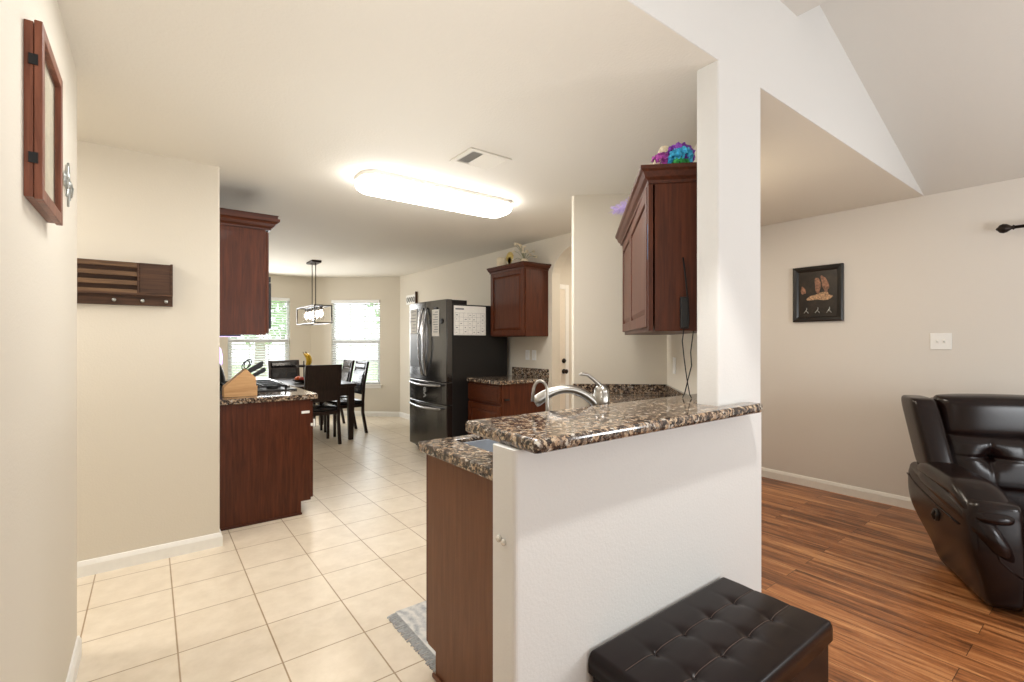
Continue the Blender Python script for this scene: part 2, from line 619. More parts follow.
def dup(root, loc, rz, label=None):
    r = root.copy()
    COL.objects.link(r)
    r.location = loc
    r.rotation_euler = (0, 0, rz)
    if label:
        r['label'] = label
    for ch in list(root.children):
        c = ch.copy()
        COL.objects.link(c)
        c.parent = r
        for g in list(ch.children):
            d = g.copy()
            COL.objects.link(d)
            d.parent = c
    return r


def frame_mat(origin, u, n):
    """local (u, n, z) -> world; n is the outward normal"""
    u = Vector((u[0], u[1], 0)).normalized()
    n = Vector((n[0], n[1], 0)).normalized()
    m = Matrix(((u.x, n.x, 0, origin[0]), (u.y, n.y, 0, origin[1]), (0, 0, 1, origin[2]), (0, 0, 0, 1)))
    return m


def panel_door(name, mat, parent, origin, u, n, wd, ht, t=0.02, rail=0.058, ajar=0.0):
    """raised-panel cabinet door: rails, stiles, bevelled centre panel"""
    T = frame_mat(origin, u, n)
    if ajar:
        T = T @ Matrix.Translation((wd, 0, 0)) @ Matrix.Rotation(ajar, 4, 'Z') @ Matrix.Translation((-wd, 0, 0))
    m = MB(T)
    m.box(0, rail, 0, t, 0, ht).box(wd - rail, wd, 0, t, 0, ht)
    m.box(rail, wd - rail, 0, t, 0, rail).box(rail, wd - rail, 0, t, ht - rail, ht)
    d = m.build(name, mat, parent, bevel=0.004, world=True)
    p = MB(T)
    a, b_ = rail - 0.002, rail + 0.028
    p.loft([[(a, 0.002, a), (wd - a, 0.002, a), (wd - a, 0.002, ht - a), (a, 0.002, ht - a)],
            [(a, t * 0.35, a), (wd - a, t * 0.35, a), (wd - a, t * 0.35, ht - a), (a, t * 0.35, ht - a)],
            [(b_, t * 0.85, b_), (wd - b_, t * 0.85, b_), (wd - b_, t * 0.85, ht - b_), (b_, t * 0.85, ht - b_)]])
    p.build('raised_panel', mat, d, world=True)
    return d


def sweep(m, path, prof, side=1):
    """sweep a (offset, z) profile along an open 2-D polyline, mitred; side=1 offsets to the right of travel"""
    P = [Vector(p) for p in path]
    n = len(P)
    nor = []
    for i in range(n - 1):
        d = (P[i + 1] - P[i]).normalized()
        nor.append(Vector((d.y, -d.x)) * side)
    rings = []
    for i in range(n):
        if i == 0:
            off = nor[0]
        elif i == n - 1:
            off = nor[-1]
        else:
            s = nor[i - 1] + nor[i]
            off = s / (s.length_squared / 2.0)
        rings.append([(P[i].x + off.x * o, P[i].y + off.y * o, z) for o, z in prof])
    return m.loft(rings)


def rpoly(pts, r, seg=5):
    out = []
    n = len(pts)
    for i in range(n):
        p, a, b = Vector(pts[i]), Vector(pts[i - 1]), Vector(pts[(i + 1) % n])
        da, db = (a - p).normalized(), (b - p).normalized()
        p0, p1 = p + da * r, p + db * r
        for k in range(seg + 1):
            t = k / seg
            q = p0 * (1 - t) ** 2 + p * 2 * t * (1 - t) + p1 * t * t
            out.append((q.x, q.y))
    return out


def wall_holes(name, A, B, th, z0, z1, holes, mat, label=None):
    """straight wall from A to B, thickness to the left of travel when th>0; holes: (u0,u1,za,zb)"""
    A = Vector(A)
    B = Vector(B)
    L = (B - A).length
    u = (B - A).normalized()
    n = Vector((-u.y, u.x))
    T = Matrix(((u.x, n.x, 0, A.x), (u.y, n.y, 0, A.y), (0, 0, 1, 0), (0, 0, 0, 1)))
    m = MB(T)
    y0, y1 = (0, th) if th > 0 else (th, 0)
    cur = 0.0
    for (ua, ub, za, zb) in holes:
        if ua > cur:
            m.box(cur, ua, y0, y1, z0, z1)
        if za > z0:
            m.box(ua, ub, y0, y1, z0, za)
        if zb < z1:
            m.box(ua, ub, y0, y1, zb, z1)
        cur = ub
    if cur < L:
        m.box(cur, L, y0, y1, z0, z1)
    return struct(m.build(name, mat), label), T


# ------------------------------------------------------------------ structure
CH = 2.46          # kitchen ceiling height
# floors
struct(MB().prism([(-2.1, 1.1), (2.1, 1.1), (3.1, 2.25), (3.6, 2.75), (3.6, 9.12), (-2.1, 9.12)], -0.1, 0.0).build('floor', M['tile']),
       'beige square ceramic tile floor with tan grout through the kitchen')
struct(MB().prism([(-0.4, -3.7), (4.92, -3.7), (4.92, 4.5), (3.6, 4.5), (3.6, 2.75), (3.1, 2.25), (2.1, 1.1), (-0.4, 1.1)], -0.1, 0.0)
       .build('floor', M['plank']), 'streaky brown hickory plank floor of the living room')
# ceilings
struct(MB().box(-2.1, 4.92, 1.034, 9.2, CH, CH + 0.1).build('ceiling', M['ceil']), 'flat textured cream kitchen ceiling')
m = MB()
m.prism([(4.92, 2.421), (2.542, 3.19), (2.542, 3.29), (4.92, 2.52)], -3.7, 1.03, 'y')
struct(m.build('ceiling', M['ceil_live']), 'sloping vaulted ceiling over the living room')
struct(MB().box(-0.4, 2.542, -3.7, 1.03, 2.93, 3.05).box(2.44, 2.542, -3.7, 1.03, 3.05, 3.25).build('ceiling', M['ceil_live']),
       'dropped flat ceiling strip beside the vault')
# walls
struct(MB().box(-0.365, -0.245, -3.7, 2.709, 0, 3.1).build('wall_left', M['paint']), 'cream wall close on the left, holding the wooden shadow box')
struct(MB().box(-2.1, -0.365, 2.35, 2.45, 0, CH).box(-2.1, -2.0, 2.45, 3.62, 0, CH).build('wall_hall', M['paint']))
struct(MB().prism(rpoly([(-2.1, 3.62), (0.362, 3.62), (0.362, 3.74), (-2.1, 3.74)], 0.016), 0, CH).build('wall_pantry', M['paint']), 'cream wall with the wooden mail rack')
struct(MB().box(0.242, 0.362, 3.74, 9.12, 0, CH).build('wall_kitchen_left', M['paint']))
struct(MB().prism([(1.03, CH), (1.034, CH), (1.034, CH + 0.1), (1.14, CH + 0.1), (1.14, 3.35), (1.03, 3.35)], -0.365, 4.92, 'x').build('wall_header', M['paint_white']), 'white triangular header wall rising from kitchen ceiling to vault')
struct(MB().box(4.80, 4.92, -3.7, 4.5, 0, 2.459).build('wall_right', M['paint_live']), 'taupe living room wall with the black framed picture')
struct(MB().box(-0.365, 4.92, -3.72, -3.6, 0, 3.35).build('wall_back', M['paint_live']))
# dining wall, bay wall with windows
FAR0, FAR1 = (0.30, 9.0), (2.294, 9.0)
wall_holes('wall_far', FAR0, FAR1, 0.12, 0, CH, [(0.71, 1.65, 0.58, 2.08)], M['paint'])
BAY0, BAY1 = Vector((2.294, 9.0)), Vector((3.5, 7.875))
bayu = (BAY1 - BAY0).normalized()
bay_len = (BAY1 - BAY0).length
wall_holes('wall_bay', BAY0, BAY1, 0.12, 0, CH, [(0.385, 1.285, 0.57, 2.06)], M['paint'])
struct(MB().box(3.5, 3.62, 3.9, 7.9, 0, CH).build('wall_kitchen_right', M['paint']), 'kitchen wall behind the refrigerator')
# arch wall above the hall opening
m = MB()
pts = [(3.9, CH), (3.9, 2.02)]
for k in range(1, 20):
    a = PI * k / 20
    pts.append((3.3 + 0.6 * math.cos(a), 2.02 + 0.36 * math.sin(a)))
pts += [(2.7, 2.02), (2.7, CH)]
m.prism(pts, 3.5, 3.62, 'x')
struct(m.build('wall_arch', M['paint']), 'rounded arch over the hall opening')
# hall behind the arch
door_hole = (0.06, 0.46, 0, 2.0)
struct(MB().box(3.62, 4.80, 4.36, 4.48, 0, CH).build('wall_hall', M['paint']))
# corner pantry block (45 degree face) and cabinet wall
struct(MB().prism([(2.630, 2.700)] + rpoly([(2.614, 2.668), (3.145, 2.194), (3.62, 2.19), (3.62, 2.70), (2.66, 2.70)], 0.012)[0:6] + [(3.145, 2.194), (3.62, 2.19), (3.62, 2.70)], 0, CH).build('wall_corner', M['paint']),
       'angled cream wall beside the arch')
struct(MB().prism([(2.091, 1.14), (3.145, 2.194), (3.24, 2.10), (2.18, 1.04), (2.18, 1.14)], 0, CH).build('wall_kitchen_back', M['paint']))
# column and counter wall
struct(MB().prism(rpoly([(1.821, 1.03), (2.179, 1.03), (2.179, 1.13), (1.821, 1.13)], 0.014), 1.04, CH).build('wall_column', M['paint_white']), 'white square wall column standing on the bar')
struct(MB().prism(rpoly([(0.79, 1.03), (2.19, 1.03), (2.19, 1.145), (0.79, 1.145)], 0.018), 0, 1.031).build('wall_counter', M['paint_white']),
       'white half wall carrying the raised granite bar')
# baseboards
BB = [(0, 0), (0.014, 0), (0.014, 0.062), (0.010, 0.075), (0.006, 0.086), (0, 0.088)]


def baseboard(name, path, side=1):
    return struct(sweep(MB(), path, BB, side).build(name, M['trim']))


baseboard('baseboard_left', [(-0.245, -3.6), (-0.245, 2.709), (-0.365, 2.709)], 1)
baseboard('baseboard_pantry', [(-2.0, 3.62), (0.362, 3.62), (0.362, 3.74)], 1)
baseboard('baseboard_right', [(4.80, 4.36), (4.80, -3.6)], 1)
baseboard('baseboard_bay', [(0.37, 9.0), tuple(BAY0), tuple(BAY1), (3.5, 5.6)], 1)
# arch hall door and casing
d = thing('door_1', None, None, (3.9, 4.36, 0))
for k in ('label', 'category'):
    del d[k]
struct(d, 'cream hall door seen through the arch')
DT = Matrix.Translation((0, 0, 0))
mm = MB()
mm.box(3.64, 4.115, 4.335, 4.36, 0.01, 1.97)
dd = mm.build('door_slab', M['doorwhite'], d, world=True, bevel=0.003)
mm = MB()
for z0, z1 in ((0.2, 0.9), (1.05, 1.85)):
    mm.box(3.72, 4.03, 4.328, 4.336, z0, z1)
mm.build('door_panel', M['doorwhite'], dd, world=True, bevel=0.004)
mm = MB()
mm.box(4.116, 4.175, 4.332, 4.3595, 0, 2.03).box(3.63, 4.116, 4.332, 4.3595, 1.972, 2.03)
mm.build('door_casing', M['trim'], d, world=True, bevel=0.004)
MB().lathe((4.085, 4.335, 0.955), [(0.030, 0.0), (0.030, -0.008), (0.012, -0.012), (0.012, -0.03), (0.026, -0.04), (0.028, -0.055), (0.015, -0.066), (0.001, -0.067)], 14, 'y') \
    .build('door_knob', M['bronze'], d, world=True, smooth=True)
MB().lathe((4.085, 4.335, 1.085), [(0.030, 0.0), (0.030, -0.012), (0.012, -0.016), (0.010, -0.036), (0.001, -0.037)], 14, 'y') \
    .build('deadbolt', M['bronze'], d, world=True, smooth=True)


# windows: frame + sash + pane + stool; blinds are things
def window(n, A, u, inn, u0, u1, z0, z1, label, blind_label):
    """A: wall start, u: direction, inn: into-room normal"""
    T = frame_mat((A[0], A[1], 0), u, inn)
    r = thing('window_%d' % n, label, 'window', (A[0] + u[0] * (u0 + u1) / 2, A[1] + u[1] * (u0 + u1) / 2, z0))
    del r['category']
    struct(r)
    f = MB(T)
    yb, yf = -0.115, -0.055
    fw = 0.035
    f.box(u0, u0 + fw, yb, yf, z0, z1).box(u1 - fw, u1, yb, yf, z0, z1)
    f.box(u0 + fw, u1 - fw, yb, yf, z0, z0 + fw).box(u0 + fw, u1 - fw, yb, yf, z1 - fw, z1)
    fr = f.build('window_frame', M['vinyl'], r, world=True, bevel=0.003)
    zm = (z0 + z1) / 2 + 0.02
    s = MB(T)
    s.box(u0 + fw, u1 - fw, yb + 0.005, yf + 0.012, zm - 0.028, zm + 0.028)
    s.box(u0 + fw, u0 + fw + 0.03, yb + 0.02, yf - 0.004, z0 + fw, zm).box(u1 - fw - 0.03, u1 - fw, yb + 0.02, yf - 0.004, z0 + fw, zm)
    s.build('meeting_rail', M['vinyl'], r, world=True, bevel=0.003)
    g = MB(T)
    wi = (u1 - u0 - 2 * fw)
    for k in (1, 2):
        uu = u0 + fw + wi * k / 3
        g.box(uu - 0.008, uu + 0.008, yb + 0.02, yb + 0.032, z0 + fw, z1 - fw)
    for zz in (z0 + fw + (zm - z0) * 0.48, zm + (z1 - zm) * 0.48):
        g.box(u0 + fw, u1 - fw, yb + 0.02, yb + 0.032, zz - 0.008, zz + 0.008)
    g.build('muntin_grid', M['vinyl'], r, world=True)
    p = MB(T)
    p.box(u0 + fw, u1 - fw, yb + 0.036, yb + 0.040, z0 + fw, z1 - fw)
    p.build('window_pane', M['glass'], r, world=True)
    st = MB(T)
    st.box(u0 - 0.03, u1 + 0.03, -0.05, 0.03, z0 - 0.022, z0 - 0.002)
    st.box(u0 - 0.02, u1 + 0.02, 0.001, 0.014, z0 - 0.075, z0 - 0.022)
    st.build('window_stool', M['trim'], r, world=True, bevel=0.004)
    b = thing('window_blind', blind_label, 'blinds', (A[0] + u[0] * (u0 + u1) / 2, A[1] + u[1] * (u0 + u1) / 2, z1))
    h = MB(T)
    h.box(u0 + 0.006, u1 - 0.006, -0.048, 0.012, z1 - 0.06, z1 - 0.002)
    h.build('headrail', M['slat'], b, world=True, bevel=0.004)
    sl = MB(T)
    z = z1 - 0.085
    while z > z0 + 0.05:
        sl.loft([[(x, -0.043, z + 0.013), (x, -0.020, z + 0.004), (x, 0.002, z - 0.010), (x, 0.002, z - 0.0122), (x, -0.020, z + 0.0015), (x, -0.043, z + 0.0106)]
                 for x in (u0 + 0.01, u1 - 0.01)])
        z -= 0.0425
    o = sl.build('slats', M['slat'], b, world=True)
    br = MB(T)
    br.box(u0 + 0.01, u1 - 0.01, -0.045, 0.004, z0 + 0.012, z0 + 0.032)
    br.build('bottom_rail', M['slat'], b, world=True, bevel=0.003)
    lc = MB(T)
    for uu in (u0 + 0.12, u1 - 0.12):
        lc.box(uu - 0.0015, uu + 0.0015, 0.0035, 0.0055, z0 + 0.03, z1 - 0.06)
    lc.build('ladder_cord', M['slat'], b, world=True)
    return r


window(1, FAR0, Vector((1, 0)), Vector((0, -1)), 0.71, 1.65, 0.58, 2.08,
       'white framed window on the far dining wall, behind the hanging cabinet', 'white slatted blinds on the far wall window, partly hidden by kitchen cabinet')
window(2, BAY0, bayu, Vector((bayu.y, -bayu.x)), 0.385, 1.285, 0.57, 2.06,
       'white framed window on the angled dining wall', 'white slatted blinds on the angled wall window behind the dining chairs')
# outside: lawn, fence, trees
g = MB().box(-12, 16, 9.6, 34, -0.30, -0.19).build('lawn', M['grass'])
g['kind'] = 'stuff'
tag(g, 'green lawn outside beyond the dining windows', 'lawn')


def fence():
    r = thing('wooden_fence', 'pale cedar fence outside beyond the far dining window', 'fence', (1.5, 13.5, -0.15))
    m = MB()
    for k in range(14):
        x = -1.6 + k * 0.19
        m.prism([(x, -0.15), (x + 0.18, -0.15), (x + 0.18, 1.42), (x + 0.14, 1.5), (x + 0.04, 1.5), (x, 1.42)], 13.5, 13.52, 'y')
    m.build('fence_boards', M['fence'], r, world=True)
    MB().box(-1.6, 1.05, 13.52, 13.56, 0.2, 0.29).box(-1.6, 1.05, 13.52, 13.56, 1.1, 1.19).build('fence_rail', M['fence'], r, world=True)


fence()


def tree(x, y, h, cr, label, seed):
    rnd = random.Random(seed)
    r = thing('tree', label, 'tree', (x, y, -0.15), 0, 'trees outside the dining windows')
    t = MB()
    t.tube([(0, 0, 0), (0.05, 0.02, h * 0.3), (-0.04, 0.03, h * 0.6), (0.06, 0, h * 0.85)], [0.16, 0.13, 0.09, 0.03], 10)
    for k in range(5):
        a = k * 1.3 + seed
        t.tube([(0, 0, h * (0.35 + k * 0.07)), (math.cos(a) * cr * 0.4, math.sin(a) * cr * 0.4, h * (0.5 + k * 0.07)),
                (math.cos(a) * cr * 0.75, math.sin(a) * cr * 0.75, h * (0.6 + k * 0.06))], [0.06, 0.04, 0.015], 6)
    t.build('trunk', M['bark'], r, smooth=True)
    f = MB()
    for k in range(1500):
        while True:
            p = Vector((rnd.uniform(-1, 1), rnd.uniform(-1, 1), rnd.uniform(-1, 1)))
            if 0.25 < p.length < 1:
                break
        c = Vector((p.x * cr, p.y * cr, h * 0.66 + p.z * h * 0.36))
        a = Vector((rnd.uniform(-1, 1), rnd.uniform(-1, 1), rnd.uniform(-1, 1))).normalized()
        b = a.cross(Vector((rnd.uniform(-1, 1), rnd.uniform(-1, 1), 0.3))).normalized()
        s = rnd.uniform(0.07, 0.14)
        f.quad(c - a * s, c - b * s * 0.5, c + a * s, c + b * s * 0.5)
    f.build('foliage', M['leaf'], r)


tree(2.3, 14.2, 4.4, 1.5, 'leafy tree outside, seen through the far wall window', 3)
tree(6.2, 12.2, 4.6, 1.7, 'leafy tree outside, seen through the angled wall window', 5)

# ------------------------------------------------------------------ raised bar, peninsula
bar = MB()
bar.prism([(0.80, 0.955), (2.04, 0.955), (2.055, 1.028), (1.819, 1.028), (1.819, 1.132), (2.085, 1.145), (2.285, 1.345), (0.82, 1.345)], 1.031, 1.07)
bar = bar.build('bar_top', M['granite'], bevel=0.014, seg=4)
tag(bar, 'raised brown speckled granite bar top on the white half wall', 'countertop')

pc = thing('base_cabinet', 'brown base cabinet with plain end panel behind the white half wall', 'cabinet', (0.9, 1.15, 0))
MB().prism([(1.150, 0), (1.69, 0), (1.69, 0.1), (1.755, 0.1), (1.755, 0.88), (1.150, 0.88)], 0.90, 0.92, 'x').build('end_panel', M['panel'], pc, world=True, bevel=0.002)
MB().box(0.92, 2.28, 1.16, 1.69, 0.0, 0.1).box(0.92, 1.00, 1.16, 1.745, 0.1, 0.88).box(1.80, 2.28, 1.16, 1.745, 0.1, 0.88) \
    .box(1.00, 1.80, 1.16, 1.745, 0.1, 0.62).build('body', M['panel'], pc, world=True)
MB().box(0.888, 0.90, 1.15, 1.70, 0.0, 0.018).build('shoe_molding', M['panel'], pc, world=True, bevel=0.005)
for k in range(3):
    panel_door('door', M['cherry'], pc, (1.36 + k * 0.45, 1.756, 0.12), (-1, 0), (0, 1), 0.43, 0.72)
MB().box(0.903, 0.93, 1.757, 1.776, 0.1, 0.88).build('face_frame', M['cherry'], pc, world=True, bevel=0.003)
# corner cabinet under the angled counter
cc = thing('base_cabinet', 'brown corner base cabinet under the angled sink counter', 'cabinet', (2.4, 1.7, 0))
MB().prism([(2.30, 1.352), (3.13, 2.182), (2.70, 2.57), (2.30, 1.72)], 0.0, 0.88).build('body', M['cherry'], cc, world=True)
panel_door('door', M['cherry'], cc, (2.318 - 0.001, 1.756, 0.12), (0.4, 0.85), (-0.905, 0.426), 0.87, 0.72)

# sink counter with a hole
ct = MB()
X0, X1 = 0.87, 2.30
hx0, hx1, hy0, hy1 = 1.00, 1.76, 1.45, 1.72
zt, zb = 0.92, 0.882
ct.box(X0, hx0, 1.147, 1.785, zb, zt).box(hx1, X1, 1.147, 1.785, zb, zt).box(hx0, hx1, 1.147, hy0, zb, zt).box(hx0, hx1, hy1, 1.785, zb, zt)
bmesh.ops.remove_doubles(ct.bm, verts=ct.bm.verts, dist=0.0005)
ct.prism([(2.30, 1.352), (3.128, 2.182), (2.66, 2.60), (2.30, 1.785)], zb, zt)
sc_ = ct.build('countertop', M['granite'], bevel=0.006, seg=3)
tag(sc_, 'lower granite sink counter behind the raised bar', 'countertop')
bs = MB()
bs.prism([(3.139, 2.199), (2.612, 2.669), (2.60, 2.654), (3.126, 2.183)], 0.921, 1.0)
bs.prism([(2.103, 1.154), (3.139, 2.190), (3.125, 2.204), (2.089, 1.168)], 0.921, 1.0)
bs = bs.build('backsplash', M['granite'])
tag(bs, 'low dark granite backsplash in the angled corner behind the faucet', 'backsplash')

sk = thing('kitchen_sink', 'stainless steel sink set into the lower granite counter', 'sink', (1.38, 1.58, 0.70))
m = MB()
a0, a1, b0, b1 = hx0 + 0.003, hx1 - 0.003, hy0 + 0.003, hy1 - 0.003
m.box(a0, a0 + 0.01, b0, b1, 0.70, 0.905).box(a1 - 0.01, a1, b0, b1, 0.70, 0.905)
m.box(a0, a1, b0, b0 + 0.01, 0.70, 0.905).box(a0, a1, b1 - 0.01, b1, 0.70, 0.905).box(a0, a1, b0, b1, 0.69, 0.70)
m.build('basin', M['steel'], sk, world=True)
MB().lathe((1.38, 1.58, 0.70), [(0.045, 0.0), (0.045, 0.004), (0.03, 0.005), (0.001, 0.003)], 20).build('drain', M['nickel'], sk, world=True, smooth=True)

# faucet
FX, FY = 1.535, 1.395
fa = thing('kitchen_faucet', 'brushed nickel kitchen faucet with low arched spout and lever handle', 'faucet', (FX, FY, 0.92))
MB().lathe((0, 0, 0), [(0.037, 0.001), (0.037, 0.012), (0.033, 0.02), (0.032, 0.13), (0.034, 0.14), (0.034, 0.185), (0.031, 0.19), (0.031, 0.198),
                       (0.030, 0.203), (0.023, 0.218), (0.009, 0.226), (0.001, 0.227)], 28).build('body', M['nickel'], fa, smooth=True)
pth, rr = [], []
sx, sy = -0.262, 0.128
kz = [0.105, 0.158, 0.188, 0.204, 0.208, 0.200, 0.183, 0.158]
for k in range(22):
    t = k / 21
    f_ = t * 7
    i_ = min(6, int(f_))
    a_ = f_ - i_
    p0, p1, p2, p3 = kz[max(0, i_ - 1)], kz[i_], kz[i_ + 1], kz[min(7, i_ + 2)]
    z = 0.5 * (2 * p1 + (p2 - p0) * a_ + (2 * p0 - 5 * p1 + 4 * p2 - p3) * a_ ** 2 + (3 * p1 - p0 - 3 * p2 + p3) * a_ ** 3)
    pth.append((sx * t, sy * t, z))
    rr.append(0.0195 - 0.003 * t if t < 0.68 else 0.0175 + 0.0065 * math.sin((t - 0.68) / 0.32 * PI * 0.5))
MB().tube(pth, rr, 16).build('spout', M['nickel'], fa, smooth=True)
lv = [(0, 0, 0.216), (-0.014, 0.006, 0.228), (-0.038, 0.012, 0.248), (-0.066, 0.018, 0.267), (-0.092, 0.024, 0.272), (-0.105, 0.027, 0.270)]
MB().tube(lv, [0.011, 0.009, 0.0075, 0.0065, 0.0075, 0.004], 12).build('lever_handle', M['nickel'], fa, smooth=True)

fw_ = thing('water_filter_faucet', 'thin gooseneck water tap beside the larger kitchen faucet', 'faucet', (1.228, 1.395, 0.92))
pth = [(0, 0, 0.0), (0, 0, 0.12), (0, 0, 0.20)]
for k in range(1, 13):
    a = PI * 0.93 * k / 12
    pth.append((-0.0245 * (1 - math.cos(a)) * 0.8, 0.018 * (1 - math.cos(a)), 0.215 + 0.040 * math.sin(a)))
pth.append((pth[-1][0] - 0.004, pth[-1][1] + 0.002, 0.175))
MB().tube(pth, 0.0062, 10).build('gooseneck', M['nickel'], fw_, smooth=True)
MB().lathe((0, 0, 0), [(0.018, 0.001), (0.018, 0.008), (0.011, 0.016), (0.010, 0.05), (0.007, 0.055), (0.001, 0.056)], 18).build('base', M['nickel'], fw_, smooth=True)

# clear wall clip on the half-wall end
cl = thing('wall_clip', 'small clear adhesive clip on the half wall end', 'clip', (0.79, 1.09, 0.77))
MB().lathe((0.789, 1.10, 0.772), [(0.010, 0), (0.010, -0.006), (0.005, -0.010), (0.001, -0.011)], 14, 'x').build('pad', M['clip'], cl, world=True, smooth=True)
MB().lathe((0.789, 1.078, 0.768), [(0.009, 0), (0.009, -0.005), (0.004, -0.009), (0.001, -0.010)], 14, 'x').build('hook', M['clip'], cl, world=True, smooth=True)

# rug
rg = thing('kitchen_rug', 'distressed pale grey runner rug with fringe beside the brown end panel', 'rug', (1.4, 1.95, 0))
MB().box(0.955, 2.05, 1.70, 2.205, 0.001, 0.009).build('pile', M['rug'], rg, world=True, bevel=0.002)
m = MB()
rnd = random.Random(2)
for k in range(64):
    y = 1.704 + k * 0.0078
    m.tube([(0.957, y, 0.006), (0.932, y + rnd.uniform(-.003, .003), 0.005), (0.908 + rnd.uniform(-.006, .006), y + rnd.uniform(-.005, .005), 0.003)], 0.0028, 5)
m.build('fringe', M['fringe'], rg, world=True)

# ------------------------------------------------------------------ ottoman
OX0, OX1, OY0, OY1, OZ = 1.068, 1.842, 0.634, 1.024, 0.389
ot = thing('ottoman', 'dark brown tufted leather storage ottoman against the white half wall', 'ottoman', ((OX0 + OX1) / 2, (OY0 + OY1) / 2, 0))
MB().box(OX0 + 0.008, OX1 - 0.008, OY0 + 0.008, OY1 - 0.008, 0.002, 0.312).build('base', M['otto'], ot, world=True, bevel=0.008, seg=3)
NX, NY = 150, 76
tx = [OX0 + (OX1 - OX0) * (k + 1) / 5 for k in range(4)]
ty = [OY0 + (OY1 - OY0) * (k + 1) / 3 for k in range(2)]


def ott_h(x, y):
    ex = min(x - OX0, OX1 - x)
    ey = min(y - OY0, OY1 - y)
    e = 0.0
    for q in (ex, ey):
        if q < 0.014:
            e -= 0.014 - math.sqrt(max(0, 0.014 ** 2 - (0.014 - q) ** 2))
    h = OZ + e - 0.004
    h += 0.008 * math.sin(PI * min(1, max(0, (x - OX0) / (OX1 - OX0)))) ** 0.6 * math.sin(PI * min(1, max(0, (y - OY0) / (OY1 - OY0)))) ** 0.6
    for yy in ty:      # stitched seam along the row
        d0 = abs(y - yy)
        h -= 0.0012 * math.exp(-(d0 / 0.004) ** 2) + 0.0025 * math.exp(-(d0 / 0.035) ** 2)
        for xx in tx:
            r = math.hypot(x - xx, y - yy)
            h -= 0.0065 * math.exp(-(r / 0.026) ** 2) + 0.0045 * math.exp(-(r / 0.008) ** 2)
    for xx in tx:      # soft folds fading away from the buttons
        near = min(abs(y - ty[0]), abs(y - ty[1]))
        h -= 0.0016 * math.exp(-((x - xx) / 0.012) ** 2) * math.exp(-(near / 0.06) ** 2)
    return h


m = MB()
gr = [[m._v((OX0 + (OX1 - OX0) * i / NX, OY0 + (OY1 - OY0) * j / NY, ott_h(OX0 + (OX1 - OX0) * i / NX, OY0 + (OY1 - OY0) * j / NY))) for j in range(NY + 1)] for i in range(NX + 1)]
for i in range(NX):
    for j in range(NY):
        m.bm.faces.new((gr[i][j], gr[i + 1][j], gr[i + 1][j + 1], gr[i][j + 1]))
edge = [gr[i][0] for i in range(NX)] + [gr[NX][j] for j in range(NY)] + [gr[i][NY] for i in range(NX, 0, -1)] + [gr[0][j] for j in range(NY, 0, -1)]
low = [m.bm.verts.new((v.co.x, v.co.y, 0.316)) for v in edge]
for k in range(len(edge)):
    j = (k + 1) % len(edge)
    m.bm.faces.new((edge[k], edge[j], low[j], low[k]))
m.bm.faces.new(low)
lid = m.build('lid', M['otto'], ot, world=True, smooth=True)
for yy in ty:
    s = MB()
    s.tube([(OX0 + 0.02 + (OX1 - OX0 - 0.04) * k / 90, yy + 0.003, ott_h(OX0 + 0.02 + (OX1 - OX0 - 0.04) * k / 90, yy + 0.003) + 0.0003) for k in range(91)], 0.0009, 5)
    s.build('seam_stitching', M['thread'], lid, world=True)
for yy in ty:
    for xx in tx:
        MB().ell((xx, yy, ott_h(xx, yy) + 0.002), (0.006, 0.006, 0.003), 1, 1, 12, 8).build('tuft_button', M['otto'], lid, world=True, smooth=True)

# ------------------------------------------------------------------ recliner
RC = thing('recliner', 'dark brown leather recliner armchair with tufted back by taupe wall', 'armchair', (3.917, 0.312, 0),
           math.atan2(-0.875, 0.485))
L_ = M['leather']


def ease(a, b, t):
    t = max(0.0, min(1.0, (t - a) / (b - a)))
    return t * t * (3 - 2 * t)


def side_panel(sg):
    m = MB()
    nu, nv = 56, 18
    rings = []
    for i in range(nv + 1):
        q = i / nv
        z = 0.03 + 0.50 * q
        yb = 0.10 + 0.32 * ease(-0.15, 0.75, q)
        yf = -0.50 - 0.03 * math.sin(PI * min(1, q * 1.1))
        xo = -0.455 - 0.065 * ease(0.0, 0.6, q) + 0.015 * ease(0.85, 1, q)
        xi = -0.29
        cx, cy, hx, hy = (xo + xi) / 2, (yb + yf) / 2, (xi - xo) / 2, (yb - yf) / 2
        if i in (0, nv):
            hx *= 0.90
            hy *= 0.98
        ring = []
        for k in range(nu):
            a = 2 * PI * k / nu
            ca, sa = math.cos(a), math.sin(a)
            ring.append((sg * -(cx + hx * math.copysign(abs(ca) ** 0.36, ca)), cy + hy * math.copysign(abs(sa) ** 0.22, sa), z))
        rings.append(ring)
    m.loft(rings)
    return m


def arm_pad(sg):
    def fn(p):
        t = p.y / 0.42
        p.z -= 0.085 * ease(0.35, 1.05, -t) ** 1.2
        p.z -= 0.05 * ease(0.5, 1.05, t)
        p.x *= 1.0 + 0.10 * ease(0.0, 1.0, -t)
        return p
    return MB().ell((sg * 0.415, -0.090, 0.545), (0.106, 0.44, 0.058), 0.8, 0.62, 48, 26, fn)


